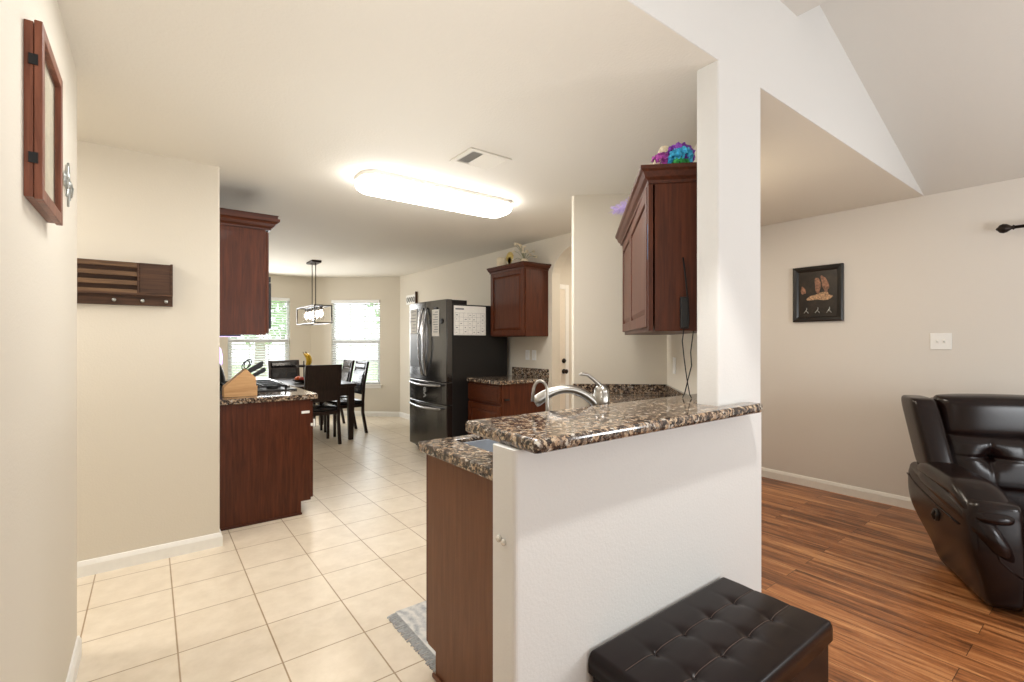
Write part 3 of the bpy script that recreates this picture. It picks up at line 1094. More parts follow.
def cushion(c, rx, ry, rz, fn=None, nx=60, nz=40, pw=8, ex=0.35):
    """pillow with evenly spaced front and back grids"""
    m = MB()
    fr, bk = [], []
    for i in range(nx + 1):
        u = -1 + 2 * i / nx
        u = math.copysign(1 - (1 - abs(u)) ** 1.3, u)
        a, b_ = [], []
        for j in range(nz + 1):
            v = -1 + 2 * j / nz
            v = math.copysign(1 - (1 - abs(v)) ** 1.3, v)
            t = max(0.0, (1 - abs(u) ** pw) * (1 - abs(v) ** pw)) ** ex
            # round the outline corners
            k = 1 - 0.045 * (abs(u) ** 6 * abs(v) ** 6)
            for lst, s_ in ((a, -1), (b_, 1)):
                p = Vector((rx * u * k, s_ * ry * t, rz * v * k))
                if fn:
                    p = fn(p, s_)
                lst.append(m._v((c[0] + p.x, c[1] + p.y, c[2] + p.z)))
        fr.append(a)
        bk.append(b_)
    for i in range(nx):
        for j in range(nz):
            m.bm.faces.new((fr[i][j], fr[i + 1][j], fr[i + 1][j + 1], fr[i][j + 1]))
            m.bm.faces.new((bk[i][j], bk[i][j + 1], bk[i + 1][j + 1], bk[i + 1][j]))
    bmesh.ops.remove_doubles(m.bm, verts=m.bm.verts, dist=0.0004)
    return m


for sg in (-1, 1):
    s = side_panel(-sg if False else sg)
    so = s.build('side_panel', L_, RC, smooth=True)
    # piping seam across the panel front and the stitched side pocket
    p = MB()
    xo = sg * 0.505
    p.tube([(sg * 0.33, -0.526, 0.20), (sg * 0.37, -0.530, 0.23), (sg * 0.41, -0.531, 0.27), (sg * 0.425, -0.530, 0.33), (sg * 0.46, -0.527, 0.37), (sg * 0.50, -0.510, 0.385)], 0.004, 8)
    p.tube([(sg * 0.521, -0.40, 0.39), (sg * 0.522, -0.1, 0.40), (sg * 0.522, 0.2, 0.43), (sg * 0.518, 0.36, 0.46)], 0.004, 8)
    p.build('piping', L_, so, smooth=True)
    arm_pad(sg).build('arm_pad', L_, RC, smooth=True)
    b = MB()
    b.tube([(sg * 0.470, 0.36, 0.505), (sg * 0.482, 0.10, 0.492), (sg * 0.482, -0.20, 0.470), (sg * 0.472, -0.40, 0.445), (sg * 0.450, -0.500, 0.40), (sg * 0.405, -0.512, 0.33), (sg * 0.36, -0.508, 0.27)],
           [0.035, 0.046, 0.050, 0.052, 0.050, 0.042, 0.02], 16)
    b.build('arm_roll', L_, RC, smooth=True)

    def wfn(p):
        p.y += 0.10 * (p.z / 0.25)
        p.x += sg * 0.025 * (p.z / 0.25)
        return p
    MB().ell((sg * 0.435, 0.30, 0.74), (0.070, 0.14, 0.225), 0.25, 0.4, 40, 24, wfn).build('back_wing', L_, RC, smooth=True)

# recline lever on the visible side
rl = thing
lev = MB().lathe((-0.520, -0.12, 0.345), [(0.034, 0.004), (0.034, -0.008), (0.028, -0.012), (0.024, -0.006), (0.001, -0.005)], 20, 'x').build('lever_cup', M['black'], RC, smooth=True)
MB().tube([(-0.530, -0.12, 0.37), (-0.538, -0.122, 0.345), (-0.530, -0.124, 0.32)], 0.008, 8).build('recline_lever', M['bronze'], lev, smooth=True)


def head_fn(p, side):
    p.y += 0.10 * (p.z + 0.1)
    p.z += -0.014 * (p.x / 0.38) ** 2
    return p


cushion((0, 0.335, 0.865), 0.385, 0.125, 0.135, head_fn, 60, 30, 6, 0.45).build('head_cushion', L_, RC, smooth=True)


def lum_fn(p, side):
    if side < 0:
        w_ = min(1, max(0, -p.y / 0.08))
        for tx_ in (-0.168, 0.168):
            dx, dz = p.x - tx_, p.z - 0.03
            r = math.hypot(dx, dz)
            p.y += w_ * (0.032 * math.exp(-(r / 0.050) ** 2) + 0.020 * math.exp(-(r / 0.014) ** 2)
                         + 0.012 * math.exp(-(dx / 0.012) ** 2) * math.exp(-(dz / 0.09) ** 2)
                         + 0.012 * math.exp(-(dz / 0.012) ** 2) * math.exp(-(dx / 0.12) ** 2))
        p.y += w_ * 0.010 * math.exp(-(p.x / 0.02) ** 2)
    p.y += 0.18 * p.z
    return p


cushion((0, 0.270, 0.60), 0.385, 0.120, 0.170, lum_fn, 140, 70, 6, 0.45).build('back_cushion', L_, RC, smooth=True)
MB().ell((0, 0.42, 0.62), (0.43, 0.08, 0.345), 0.3, 0.3, 40, 18, lambda p: Vector((p.x, p.y + 0.14 * p.z, p.z))).build('back_shell', L_, RC, smooth=True)
MB().ell((0, -0.15, 0.385), (0.295, 0.40, 0.085), 0.5, 0.3, 50, 20).build('seat_cushion', L_, RC, smooth=True)
MB().ell((0, -0.49, 0.19), (0.295, 0.06, 0.16), 0.4, 0.3, 40, 16).build('footrest', L_, RC, smooth=True)
MB().box(-0.33, 0.33, -0.34, 0.30, 0.0, 0.10).build('under_frame', M['black'], RC, bevel=0.01)

# ------------------------------------------------------------------ things on the living room wall
pf = thing('picture_frame', 'square black framed dark photograph on the taupe wall', 'picture', (4.80, 1.77, 1.75))
T = frame_mat((4.798, 1.972, 1.505), (0, -1), (-1, 0))
W_, H_ = 0.405, 0.50
m = MB(T)
prof = [(0, 0.0), (0, 0.022), (0.012, 0.030), (0.034, 0.022), (0.046, 0.012), (0.050, 0.0)]
rings = []
for (o_, d_) in prof:
    rings.append([(o_, d_, o_), (W_ - o_, d_, o_), (W_ - o_, d_, H_ - o_), (o_, d_, H_ - o_)])
m.loft(rings, True, False)
m.build('frame', M['pic_frame'], pf, world=True)
pr = MB(T).box(0.045, W_ - 0.045, 0.002, 0.010, 0.045, H_ - 0.045).build('print', M['pic'], pf, world=True)


def blob(T, cx, cz, rx, rz, rot=0, n=24, d=0.0115, amp=0.12, seed=0):
    m = MB(T)
    ring = []
    for k in range(n):
        a = 2 * PI * k / n
        q = 1 + amp * math.sin(3 * a + seed) + amp * 0.6 * math.sin(5 * a + seed * 2)
        x, z = rx * q * math.cos(a), rz * q * math.sin(a)
        ring.append((cx + x * math.cos(rot) - z * math.sin(rot), cz + x * math.sin(rot) + z * math.cos(rot)))
    m.loft([[(x, 0.0101, z) for x, z in ring], [(x, d, z) for x, z in ring]])
    return m


blob(T, 0.205, 0.325, 0.024, 0.075, 0.05, seed=1).build('photo_form', M['pic_form'], pr, world=True)
blob(T, 0.262, 0.335, 0.026, 0.075, 0.25, seed=2).build('photo_form', M['pic_form'], pr, world=True)
blob(T, 0.085, 0.285, 0.020, 0.035, 0.2, seed=3).build('photo_form', M['pic_form'], pr, world=True)
blob(T, 0.225, 0.222, 0.100, 0.032, 0.06, seed=4, amp=0.2).build('photo_form', M['pic_pale'], pr, world=True)
for k in range(3):
    m = MB(T)
    x = 0.105 + k * 0.092
    for a, b_ in (((0.008, 0.11), (-0.014, 0.078)), ((0.006, 0.098), (0.024, 0.076)), ((0.010, 0.128), (0.006, 0.098))):
        m.tube([(x + a[0], 0.012, a[1]), ((a[0] + b_[0]) / 2 + x + 0.002, 0.012, (a[1] + b_[1]) / 2), (x + b_[0], 0.012, b_[1])], [0.002, 0.004, 0.002], 6)
    m.build('white_motif', M['silver'], pr, world=True)

sw = thing('light_switch', 'white double light switch plate on the taupe wall', 'light switch', (4.80, 0.92, 1.33))
T = frame_mat((4.80, 0.992, 1.265), (0, -1), (-1, 0))
MB(T).box(0, 0.125, 0.0005, 0.007, 0, 0.125).build('plate', M['white'], sw, world=True, bevel=0.003)
for uu in (0.042, 0.083):
    MB(T).prism([(0.007, 0.052), (0.018, 0.068), (0.016, 0.074), (0.007, 0.074)], uu - 0.005, uu + 0.005, 'x').build('toggle', M['white'], sw, world=True)
    mm = MB(T)
    mm.box(uu - 0.009, uu + 0.009, 0.0071, 0.0078, 0.046, 0.080)
    mm.build('toggle_slot', M['paper'], sw, world=True)

cr_ = thing('curtain_rod', 'dark bronze curtain rod with knobbed finial on the taupe wall', 'curtain rod', (4.72, 0.5, 2.11))
MB().tube([(4.72, 0.545, 2.11), (4.72, -1.9, 2.11)], 0.011, 12).build('rod', M['bronze'], cr_, world=True, smooth=True)
MB().lathe((4.72, 0.53, 2.11), [(0.011, 0.0), (0.018, 0.006), (0.011, 0.014), (0.015, 0.020), (0.028, 0.038), (0.033, 0.056), (0.027, 0.074), (0.012, 0.085), (0.008, 0.09), (0.001, 0.094)], 18, 'y') \
    .build('finial', M['bronze'], cr_, world=True, smooth=True)
m = MB()
m.tube([(4.72, 0.40, 2.11), (4.76, 0.40, 2.10), (4.798, 0.40, 2.08)], 0.008, 8)
m.box(4.792, 4.7995, 0.385, 0.415, 2.04, 2.12)
m.build('bracket', M['bronze'], cr_, world=True)

# ------------------------------------------------------------------ left wall things
sb = thing('shadow_box', 'hinged reddish wooden shadow box frame on the near cream wall', 'picture', (-0.245, 1.82, 1.9))
T = frame_mat((-0.2445, 1.640, 1.683), (0, 1), (1, 0))
W_, H_ = 0.335, 0.43
m = MB(T)
fw = 0.028
m.box(0, fw, 0, 0.017, 0, H_).box(W_ - fw, W_, 0, 0.017, 0, H_).box(fw, W_ - fw, 0, 0.017, 0, fw).box(fw, W_ - fw, 0, 0.017, H_ - fw, H_)
m.build('back_case', M['oak_red'], sb, world=True, bevel=0.001)
m = MB(T)
z0, z1 = -0.004, H_ + 0.004
d0, d1 = 0.0185, 0.034
m.box(-0.004, fw, d0, d1, z0, z1).box(W_ - fw, W_ + 0.004, d0, d1, z0, z1).box(fw, W_ - fw, d0, d1, z0, fw).box(fw, W_ - fw, d0, d1, H_ - fw, z1)
fd = m.build('front_frame', M['oak_red'], sb, world=True, bevel=0.002)
MB(T).box(fw - 0.003, W_ - fw + 0.003, 0.0255, 0.0270, fw - 0.003, H_ - fw + 0.003).build('glass_pane', M['shade_glass'], fd, world=True)
MB(T).box(fw, W_ - fw, 0.014, 0.017, fw, H_ - fw).build('backing_card', M['mat_board'], sb, world=True)
for zz in (0.095, 0.335):
    m = MB(T)
    m.box(-0.0075, -0.0042, 0.009, 0.026, zz - 0.013, zz + 0.013)
    m.build('hinge', M['iron'], sb, world=True)

wd = thing('wall_ornament', 'small silver scrolled metal ornament on the near cream wall', 'ornament', (-0.245, 2.37, 1.9))
m = MB()
cy, cz = 2.37, 1.90
for sgn in (1, -1):
    m.tube([(-0.238, cy + sgn * (0.004 + 0.03 * t), cz + 0.07 * math.cos(t * 3.0) * (1 - t * 0.3)) for t in [k / 12 for k in range(13)]], 0.004, 6)
    m.tube([(-0.236, cy + sgn * (0.10 * t), cz + 0.02 * math.sin(t * 7)) for t in [k / 12 for k in range(13)]], 0.004, 6)
    for q in (0.045, 0.085):
        m.tube([(-0.238, cy + sgn * (q + 0.02 * math.cos(a)), cz + 0.026 * math.sin(a)) for a in [2 * PI * k / 14 for k in range(15)]], 0.003, 6)
m.tube([(-0.238, cy, cz - 0.08), (-0.236, cy, cz), (-0.238, cy, cz + 0.08)], 0.004, 6)
m.build('scrollwork', M['silver'], wd, world=True, smooth=True)
MB().ell((-0.236, cy, cz), (0.008, 0.016, 0.016), 1, 1, 14, 8).build('center_boss', M['silver'], wd, world=True, smooth=True)

# mail rack with hooks on pantry wall
mr = thing('mail_rack', 'dark walnut mail and key rack with knobs on the cream wall', 'rack', (-0.1, 3.62, 1.54))
rx0, rx1, rz0, rz1 = -0.42, 0.111, 1.541, 1.795
yf = 3.619
MB().box(rx0, rx1, yf - 0.012, yf - 0.001, rz0, rz1).build('back_board', M['walnut'], mr, world=True)
m = MB()
for k in range(4):
    z = rz1 - 0.008 - k * 0.052
    m.box(rx0, -0.060, yf - 0.055, yf - 0.040, z - 0.026, z)
m.build('slat_rail', M['slat_wood'], mr, world=True, bevel=0.002)
m = MB()
m.box(rx0, rx0 + 0.012, yf - 0.055, yf - 0.012, 1.61, rz1).box(-0.060, -0.050, yf - 0.056, yf - 0.012, 1.61, rz1 - 0.006).box(rx1 - 0.012, rx1, yf - 0.055, yf - 0.012, 1.61, rz1)
m.box(rx0, rx1, yf - 0.056, yf - 0.012, 1.600, 1.611)
m.build('divider', M['walnut'], mr, world=True)
MB().box(-0.050, rx1 - 0.012, yf - 0.052, yf - 0.040, 1.611, rz1 - 0.004).build('front_panel', M['walnut'], mr, world=True, bevel=0.002)
MB().box(rx0, rx1, yf - 0.022, yf - 0.012, rz0, 1.600).build('key_board', M['walnut'], mr, world=True)
for x in (-0.165, -0.035, 0.078):
    MB().lathe((x, yf - 0.022, 1.568), [(0.008, 0), (0.008, -0.004), (0.004, -0.006), (0.004, -0.018), (0.010, -0.022), (0.010, -0.028), (0.001, -0.031)], 14, 'y') \
        .build('knob', M['silver'], mr, world=True, smooth=True)

# ------------------------------------------------------------------ ceiling light and vent
cf = thing('ceiling_light', 'long rounded fluorescent ceiling light glowing over the kitchen', 'ceiling light', (1.745, 3.21, CH))
pts = []
lx0, lx1, ly0, ly1 = 1.12, 2.36, 3.05, 3.35
for (cx, cy, a0) in ((lx1 - 0.1, ly1 - 0.1, 0), (lx0 + 0.1, ly1 - 0.1, PI / 2), (lx0 + 0.1, ly0 + 0.1, PI), (lx1 - 0.1, ly0 + 0.1, 1.5 * PI)):
    for k in range(7):
        a = a0 + PI / 2 * k / 6
        pts.append((cx + 0.1 * math.cos(a), cy + 0.1 * math.sin(a)))
MB().prism(pts, CH - 0.028, CH - 0.0005).build('pan', M['trim'], cf, world=True)
rings = []
ccx, ccy = (lx0 + lx1) / 2, (ly0 + ly1) / 2
for (s, z) in ((0.010, CH - 0.030), (0.0, CH - 0.045), (0.008, CH - 0.075), (0.03, CH - 0.095), (0.07, CH - 0.105)):
    rings.append([(ccx + (x - ccx) * (1 - s / 0.62), ccy + (y - ccy) * (1 - s / 0.15), z) for x, y in pts])
MB().loft(rings).build('diffuser', M['diff'], cf, world=True, smooth=True)

vt = thing('ceiling_vent', 'cream square ceiling air vent with louvers near the fluorescent light', 'vent', (1.64, 2.48, CH))
vx0, vx1, vy0, vy1 = 1.49, 1.79, 2.36, 2.615
m = MB()
fr = 0.032
m.box(vx0, vx0 + fr, vy0, vy1, CH - 0.010, CH - 0.0005).box(vx1 - fr, vx1, vy0, vy1, CH - 0.010, CH - 0.0005)
m.box(vx0 + fr, vx1 - fr, vy0, vy0 + fr, CH - 0.010, CH - 0.0005).box(vx0 + fr, vx1 - fr, vy1 - fr, vy1, CH - 0.010, CH - 0.0005)
m.build('frame', M['ceil'], vt, world=True, bevel=0.003)
MB().box(vx0 + fr, vx1 - fr, vy0 + fr, vy1 - fr, CH - 0.002, CH - 0.0005).build('backing', M['slot'], vt, world=True)
m = MB()
n_ = 14
for k in range(n_):
    x = vx0 + fr + 0.008 + (vx1 - vx0 - 2 * fr - 0.014) * k / (n_ - 1)
    tl = 0.008 if k < 5 else -0.008
    m.prism([(x - tl, CH - 0.011), (x - tl + 0.002, CH - 0.011), (x + tl + 0.001, CH - 0.0025), (x + tl - 0.001, CH - 0.0025)], vy0 + fr, vy1 - fr, 'y')
m.build('louvers', M['ceil'], vt, world=True)

# ------------------------------------------------------------------ left kitchen run
lb = thing('base_cabinet', 'dark cherry base cabinet under the cooktop counter', 'cabinet', (0.7, 3.9, 0))
BY = 3.90
MB().prism([(0.366, 0.0), (0.924, 0.0), (0.924, 0.1), (0.995, 0.1), (0.995, 0.88), (0.366, 0.88)], BY, 5.9, 'y').build('body', M['cherry'], lb, world=True, bevel=0.002)
MB().box(0.366, 0.930, BY - 0.012, BY - 0.0005, 0, 0.018).build('shoe_molding', M['cherry_h'], lb, world=True, bevel=0.005)
for k in range(4):
    panel_door('door', M['cherry'], lb, (0.996, BY + 0.015 + k * 0.49, 0.115), (0, 1), (1, 0), 0.47, 0.55)
    MB().box(0.996, 1.016, BY + 0.015 + k * 0.49, BY + 0.485 + k * 0.49, 0.69, 0.865).build('drawer', M['cherry'], lb, world=True, bevel=0.004)
MB().box(0.925, 0.985, BY - 0.010, BY - 0.001, 0.772, 0.792).build('side_latch', M['white'], lb, world=True, bevel=0.004)
MB().box(1.017, 1.03, BY + 0.012, BY + 0.032, 0.66, 0.72).build('corner_latch', M['white'], lb, world=True, bevel=0.004)

lc = MB().prism([(0.366, BY - 0.022), (1.035, BY - 0.022), (1.045, BY - 0.012), (1.045, 5.92), (0.366, 5.92)], 0.881, 0.92).build('countertop', M['granite'], bevel=0.008, seg=3)
tag(lc, 'granite countertop carrying the knife block and gas cooktop', 'countertop')

uc = thing('wall_cabinet', 'dark cherry wall cabinet hanging on the cream wall edge', 'cabinet', (0.53, BY, 1.375))
MB().box(0.366, 0.680, BY, 4.27, 1.375, 2.15).build('body', M['cherry'], uc, world=True, bevel=0.002)
panel_door('door', M['cherry'], uc, (0.681, BY + 0.004, 1.385), (0, 1), (1, 0), 0.355, 0.75)
CROWN = [(0.0, 2.145), (0.010, 2.145), (0.012, 2.158), (0.030, 2.172), (0.040, 2.19), (0.062, 2.205), (0.064, 2.225), (0.050, 2.228), (0.052, 2.245), (0.058, 2.25), (0.0, 2.25)]
sweep(MB(), [(0.366, BY + 0.001), (0.701, BY + 0.001), (0.701, 4.27)], CROWN, 1).build('crown_molding', M['cherry_h'], uc, world=True)
MB().box(0.38, 0.69, BY + 0.01, 4.26, 2.15, 2.16).build('top_panel', M['cherry'], uc, world=True)

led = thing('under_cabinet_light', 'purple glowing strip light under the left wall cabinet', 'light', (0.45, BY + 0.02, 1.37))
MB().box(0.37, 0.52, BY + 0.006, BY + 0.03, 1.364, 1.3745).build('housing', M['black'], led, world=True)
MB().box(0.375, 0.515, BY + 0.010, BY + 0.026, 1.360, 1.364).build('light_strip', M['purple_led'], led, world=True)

mw = thing('microwave', 'black over-range microwave beside the left wall cabinet', 'microwave', (0.56, 4.66, 1.42))
MB().box(0.366, 0.755, 4.275, 5.035, 1.42, 1.85).build('body', M['blackside'], mw, world=True, bevel=0.003)
MB().box(0.756, 0.785, 4.275, 4.84, 1.43, 1.80).build('door', M['black'], mw, world=True, bevel=0.004)
MB().box(0.756, 0.780, 4.845, 5.035, 1.43, 1.80).build('control_panel', M['black'], mw, world=True, bevel=0.004)
MB().box(0.756, 0.782, 4.275, 5.035, 1.805, 1.85).build('vent_grille', M['black'], mw, world=True, bevel=0.003)
MB().tube([(0.786, 4.80, 1.46), (0.812, 4.80, 1.48), (0.812, 4.80, 1.75), (0.786, 4.80, 1.77)], 0.008, 8).build('handle', M['handle'], mw, world=True)
mc = thing('wall_cabinet', 'short dark cherry cabinet above the black microwave', 'cabinet', (0.53, 4.66, 1.86))
MB().box(0.366, 0.680, 4.275, 5.035, 1.86, 2.15).build('body', M['cherry'], mc, world=True)
for k in range(2):
    panel_door('door', M['cherry'], mc, (0.681, 4.28 + k * 0.378, 1.866), (0, 1), (1, 0), 0.372, 0.275)
sweep(MB(), [(0.701, 4.275), (0.701, 5.035)], CROWN, 1).build('crown_molding', M['cherry_h'], mc, world=True)

# knife block
kb = thing('knife_block', 'blond wood knife block full of black handled knives', 'knife block', (0.52, 4.03, 0.92))
bx0, bx1 = 0.425, 0.625
MB().prism([(bx0, 0.9212), (bx1 + 0.006, 0.9212), (bx1 + 0.008, 1.054), (bx1 - 0.060, 1.124), (bx0, 0.997)], 4.00, 4.11, 'y').build('block', M['blond'], kb, world=True, bevel=0.002)
MB().prism([(bx0 + 0.09, 0.9215), (bx1 + 0.014, 0.9215), (bx1 + 0.016, 1.000)], 3.998, 4.004, 'y').build('steak_tray', M['blond'], kb, world=True)
kd = Vector((0.86, 0, 0.51)).normalized()
n_ = Vector((-kd.z, 0, kd.x))
ks = [(0.585, 1.083, 0.135, 0.0), (0.585, 1.083, 0.150, 0.03), (0.600, 1.070, 0.130, 0.06), (0.602, 1.068, 0.12, 0.085),
      (0.622, 1.042, 0.115, 0.01), (0.620, 1.044, 0.125, 0.04), (0.624, 1.040, 0.105, 0.07)]
for (x, z, ln, yo) in ks:
    a = Vector((x - 0.004, 4.015 + yo, z + 0.024))
    m = MB()
    rings = []
    for t, hh in ((-0.01, 0.009), (0.02, 0.0095), (0.5, 0.011), (0.85, 0.0125), (1.0, 0.009)):
        c = a + kd * ln * 0.82 * t
        rings.append([tuple(c + Vector((0, 0.008, 0)) + n_ * hh), tuple(c + Vector((0, -0.008, 0)) + n_ * hh), tuple(c + Vector((0, -0.008, 0)) - n_ * hh), tuple(c + Vector((0, 0.008, 0)) - n_ * hh)])
    m.loft(rings)
    ko = m.build('knife', M['black'], None, bevel=0.002)
    q = ks.index((x, z, ln, yo))
    tag(ko, ['black handled knife standing in the wood block' for _ in range(1)][0] + ', ' +
        ['front of upper row', 'second in the upper row', 'third in the upper row', 'back of upper row', 'front of lower row', 'middle of lower row', 'back of lower row'][q],
        'knife', 'knives in the wood block')
sc2 = thing('kitchen_scissors', 'black looped scissors handle rising from the knife block top', 'scissors', (0.565, 4.08, 1.07))
m = MB()
for dx in (0.0, 0.028):
    m.tube([(0.575 + dx * 0.6 + 0.022 * math.cos(a) + 0.012 * math.sin(a), 4.085 + dx * 0.8, 1.148 + dx * 0.3 + 0.034 * math.sin(a)) for a in [2 * PI * k / 16 for k in range(17)]], 0.004, 6)
m.tube([(0.575, 4.09, 1.105), (0.578, 4.095, 1.118)], 0.006, 6)
m.build('handles', M['black'], sc2, world=True, smooth=True)

# kettle and added purple glow globe partly behind wall edge
kt = thing('kettle', 'dark rounded appliance partly hidden behind the cream wall edge', 'kettle', (0.475, 5.17, 0.92))
MB().lathe((0, 0, 0), [(0.085, 0.001), (0.09, 0.01), (0.082, 0.08), (0.068, 0.14), (0.05, 0.19), (0.045, 0.20), (0.02, 0.215), (0.001, 0.218)], 24).build('body', M['black'], kt, smooth=True)
MB().tube([(0.02, -0.06, 0.17), (0.02, -0.10, 0.16), (0.02, -0.115, 0.10), (0.02, -0.08, 0.04)], 0.008, 8).build('handle', M['black'], kt, smooth=True)
lp = thing('lamp', 'small glowing globe added as a purple lens glow by the cream wall edge', 'lamp', (0.52, 5.55, 0.92))  # no lamp stands here; the globe imitates a purple lens glow
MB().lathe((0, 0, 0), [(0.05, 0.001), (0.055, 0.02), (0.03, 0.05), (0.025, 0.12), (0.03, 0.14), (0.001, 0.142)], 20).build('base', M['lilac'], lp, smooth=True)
MB().lathe((0, 0, 0), [(0.03, 0.143), (0.055, 0.18), (0.06, 0.25), (0.045, 0.33), (0.015, 0.38), (0.001, 0.385)], 20).build('glare_globe', M['purple_led'], lp, smooth=True)

# cooktop
ck = thing('cooktop', 'black gas cooktop with cast iron grates on the granite counter', 'cooktop', (0.75, 4.66, 0.92))
MB().box(0.47, 0.985, 4.28, 5.04, 0.9205, 0.932).build('glass_plate', M['black'], ck, world=True, bevel=0.004)
for (y0, y1) in ((4.30, 4.54), (4.545, 4.785), (4.79, 5.02)):
    m = MB()
    z = 0.965
    for x in (0.50, 0.66, 0.74, 0.90):
        m.box(x - 0.006, x + 0.006, y0, y1, z - 0.010, z)
    for y in (y0 + 0.008, (y0 + y1) / 2, y1 - 0.008):
        m.box(0.494, 0.906, y - 0.006, y + 0.006, z - 0.012, z + 0.002)
    for x in (0.50, 0.90):
        for y in (y0 + 0.008, y1 - 0.008):
            m.box(x - 0.007, x + 0.007, y - 0.007, y + 0.007, 0.932, z)
    m.build('grate', M['iron'], ck, world=True)
for (x, y) in ((0.58, 4.42), (0.82, 4.42), (0.70, 4.665), (0.58, 4.905), (0.82, 4.905)):
    MB().lathe((x, y, 0.932), [(0.045, 0.0), (0.045, 0.010), (0.032, 0.012), (0.032, 0.018), (0.001, 0.020)], 18).build('burner', M['iron'], ck, world=True, smooth=True)
for k in range(5):
    MB().lathe((0.948, 4.46 + k * 0.10, 0.932), [(0.018, 0.0), (0.018, 0.018), (0.014, 0.022), (0.001, 0.023)], 14).build('knob', M['handle'], ck, world=True, smooth=True)

# ------------------------------------------------------------------ right kitchen run: base cabinet, wall cabinet, fridge
rb = thing('base_cabinet', 'cherry base cabinet with one drawer beside the black refrigerator', 'cabinet', (3.18, 4.16, 0))
MB().prism([(2.95, 0), (3.497, 0), (3.497, 0.88), (2.87, 0.88), (2.87, 0.1), (2.95, 0.1)], 3.96, 4.592, 'y').build('body', M['cherry'], rb, world=True, bevel=0.002)
panel_door('door', M['cherry'], rb, (2.869, 4.585, 0.12), (0, -1), (-1, 0), 0.615, 0.535)
dr = MB().box(2.849, 2.869, 3.97, 4.585, 0.685, 0.86).build('drawer', M['cherry_h'], rb, world=True, bevel=0.005)
MB().box(2.845, 2.849, 4.0, 4.555, 0.71, 0.835).build('drawer_panel', M['cherry_h'], dr, world=True, bevel=0.002)
MB().box(2.90, 2.96, 3.945, 3.9595, 0.715, 0.73).build('side_latch', M['black'], rb, world=True, bevel=0.003)
rc2 = MB().box(2.835, 3.497, 3.945, 4.594, 0.881, 0.92).build('countertop', M['granite'], bevel=0.008, seg=3)
tag(rc2, 'short granite countertop beside the black refrigerator', 'countertop')
rs = MB().box(3.478, 3.498, 3.945, 4.594, 0.921, 1.02).build('backsplash', M['granite'], bevel=0.002)
tag(rs, 'granite backsplash strip on the wall beside the refrigerator', 'backsplash')

ru = thing('wall_cabinet', 'cherry wall cabinet next to the refrigerator, flowers on top', 'cabinet', (3.35, 4.28, 1.38))
MB().box(3.18, 3.498, 3.957, 4.594, 1.38, 2.13).build('body', M['cherry'], ru, world=True, bevel=0.002)
panel_door('door', M['cherry'], ru, (3.179, 4.586, 1.39), (0, -1), (-1, 0), 0.622, 0.725)
CROWN2 = [(0.0, 2.105), (0.008, 2.105), (0.010, 2.12), (0.028, 2.13), (0.042, 2.15), (0.050, 2.155), (0.050, 2.168), (0.0, 2.168)]
sweep(MB(), [(3.498, 3.957), (3.160, 3.957), (3.160, 4.594)], CROWN2, -1).build('crown_molding', M['cherry_h'], ru, world=True)
MB().box(3.155, 3.497, 3.95, 4.594, 2.13, 2.168).build('top_panel', M['cherry'], ru, world=True)

fr_ = thing('refrigerator', 'black stainless french door refrigerator with two bottom drawers', 'refrigerator', (3.0, 5.07, 0))
fy0, fy1, fx = 4.60, 5.535, 2.575
MB().box(2.665, 3.42, fy0 + 0.006, fy1 - 0.006, 0.02, 1.74).build('body', M['blackside'], fr_, world=True, bevel=0.006)
ym = (fy0 + fy1) / 2


def fdoor(name, y0, y1, z0, z1):
    """slightly bowed door front"""
    m = MB()
    rings = []
    n = 10
    pts = []
    for k in range(n + 1):
        t = k / n
        y = y0 + (y1 - y0) * t
        bow = 0.020 * (1 - ((y - ym) / ((fy1 - fy0) / 2)) ** 2)
        pts.append((fx + 0.012 - bow, y))
    pts += [(2.66, y1), (2.66, y0)]
    m.prism(pts, z0, z1)
    return m.build(name, M['blackss'], fr_, world=True, bevel=0.006)


d1 = fdoor('door', fy0, ym - 0.003, 0.875, 1.79)
d2 = fdoor('door', ym + 0.003, fy1, 0.875, 1.79)
w1 = fdoor('drawer', fy0, fy1, 0.625, 0.868)
w2 = fdoor('drawer', fy0, fy1, 0.075, 0.618)
for (d_, y, s) in ((d1, ym - 0.05, -1), (d2, ym + 0.05, 1)):
    pth = [(fx - 0.002, y, 1.71)]
    for k in range(13):
        t = k / 12
        pth.append((fx - 0.028 - 0.040 * math.sin(PI * t), y + s * 0.012 * math.sin(PI * t), 1.70 - 0.76 * t))
    pth.append((fx - 0.002, y, 0.93))
    MB().tube(pth, 0.013, 10).build('handle', M['handle'], d_, world=True, smooth=True)
for (d_, z) in ((w1, 0.835), (w2, 0.575)):
    pth = [(fx - 0.002, fy0 + 0.09, z)]
    for k in range(13):
        t = k / 12
        pth.append((fx - 0.030 - 0.035 * math.sin(PI * t), fy0 + 0.09 + (fy1 - fy0 - 0.18) * t, z - 0.012 * math.sin(PI * t)))
    pth.append((fx - 0.002, fy1 - 0.09, z))
    MB().tube(pth, 0.012, 10).build('handle', M['handle'], d_, world=True, smooth=True)
MB().box(fx - 0.010, fx + 0.02, ym + 0.12, fy1 - 0.06, 1.02, 1.42).build('water_dispenser', M['black'], d2, world=True, bevel=0.004)
MB().box(2.62, 2.86, fy0 + 0.02, fy0 + 0.10, 1.741, 1.788).build('hinge_cover', M['blackside'], fr_, world=True, bevel=0.004)
MB().box(2.62, 2.86, fy1 - 0.10, fy1 - 0.02, 1.741, 1.788).build('hinge_cover', M['blackside'], fr_, world=True, bevel=0.004)
MB().box(2.68, 3.3, fy0 + 0.03, fy1 - 0.03, 0.0, 0.07).build('base_grille', M['black'], fr_, world=True)

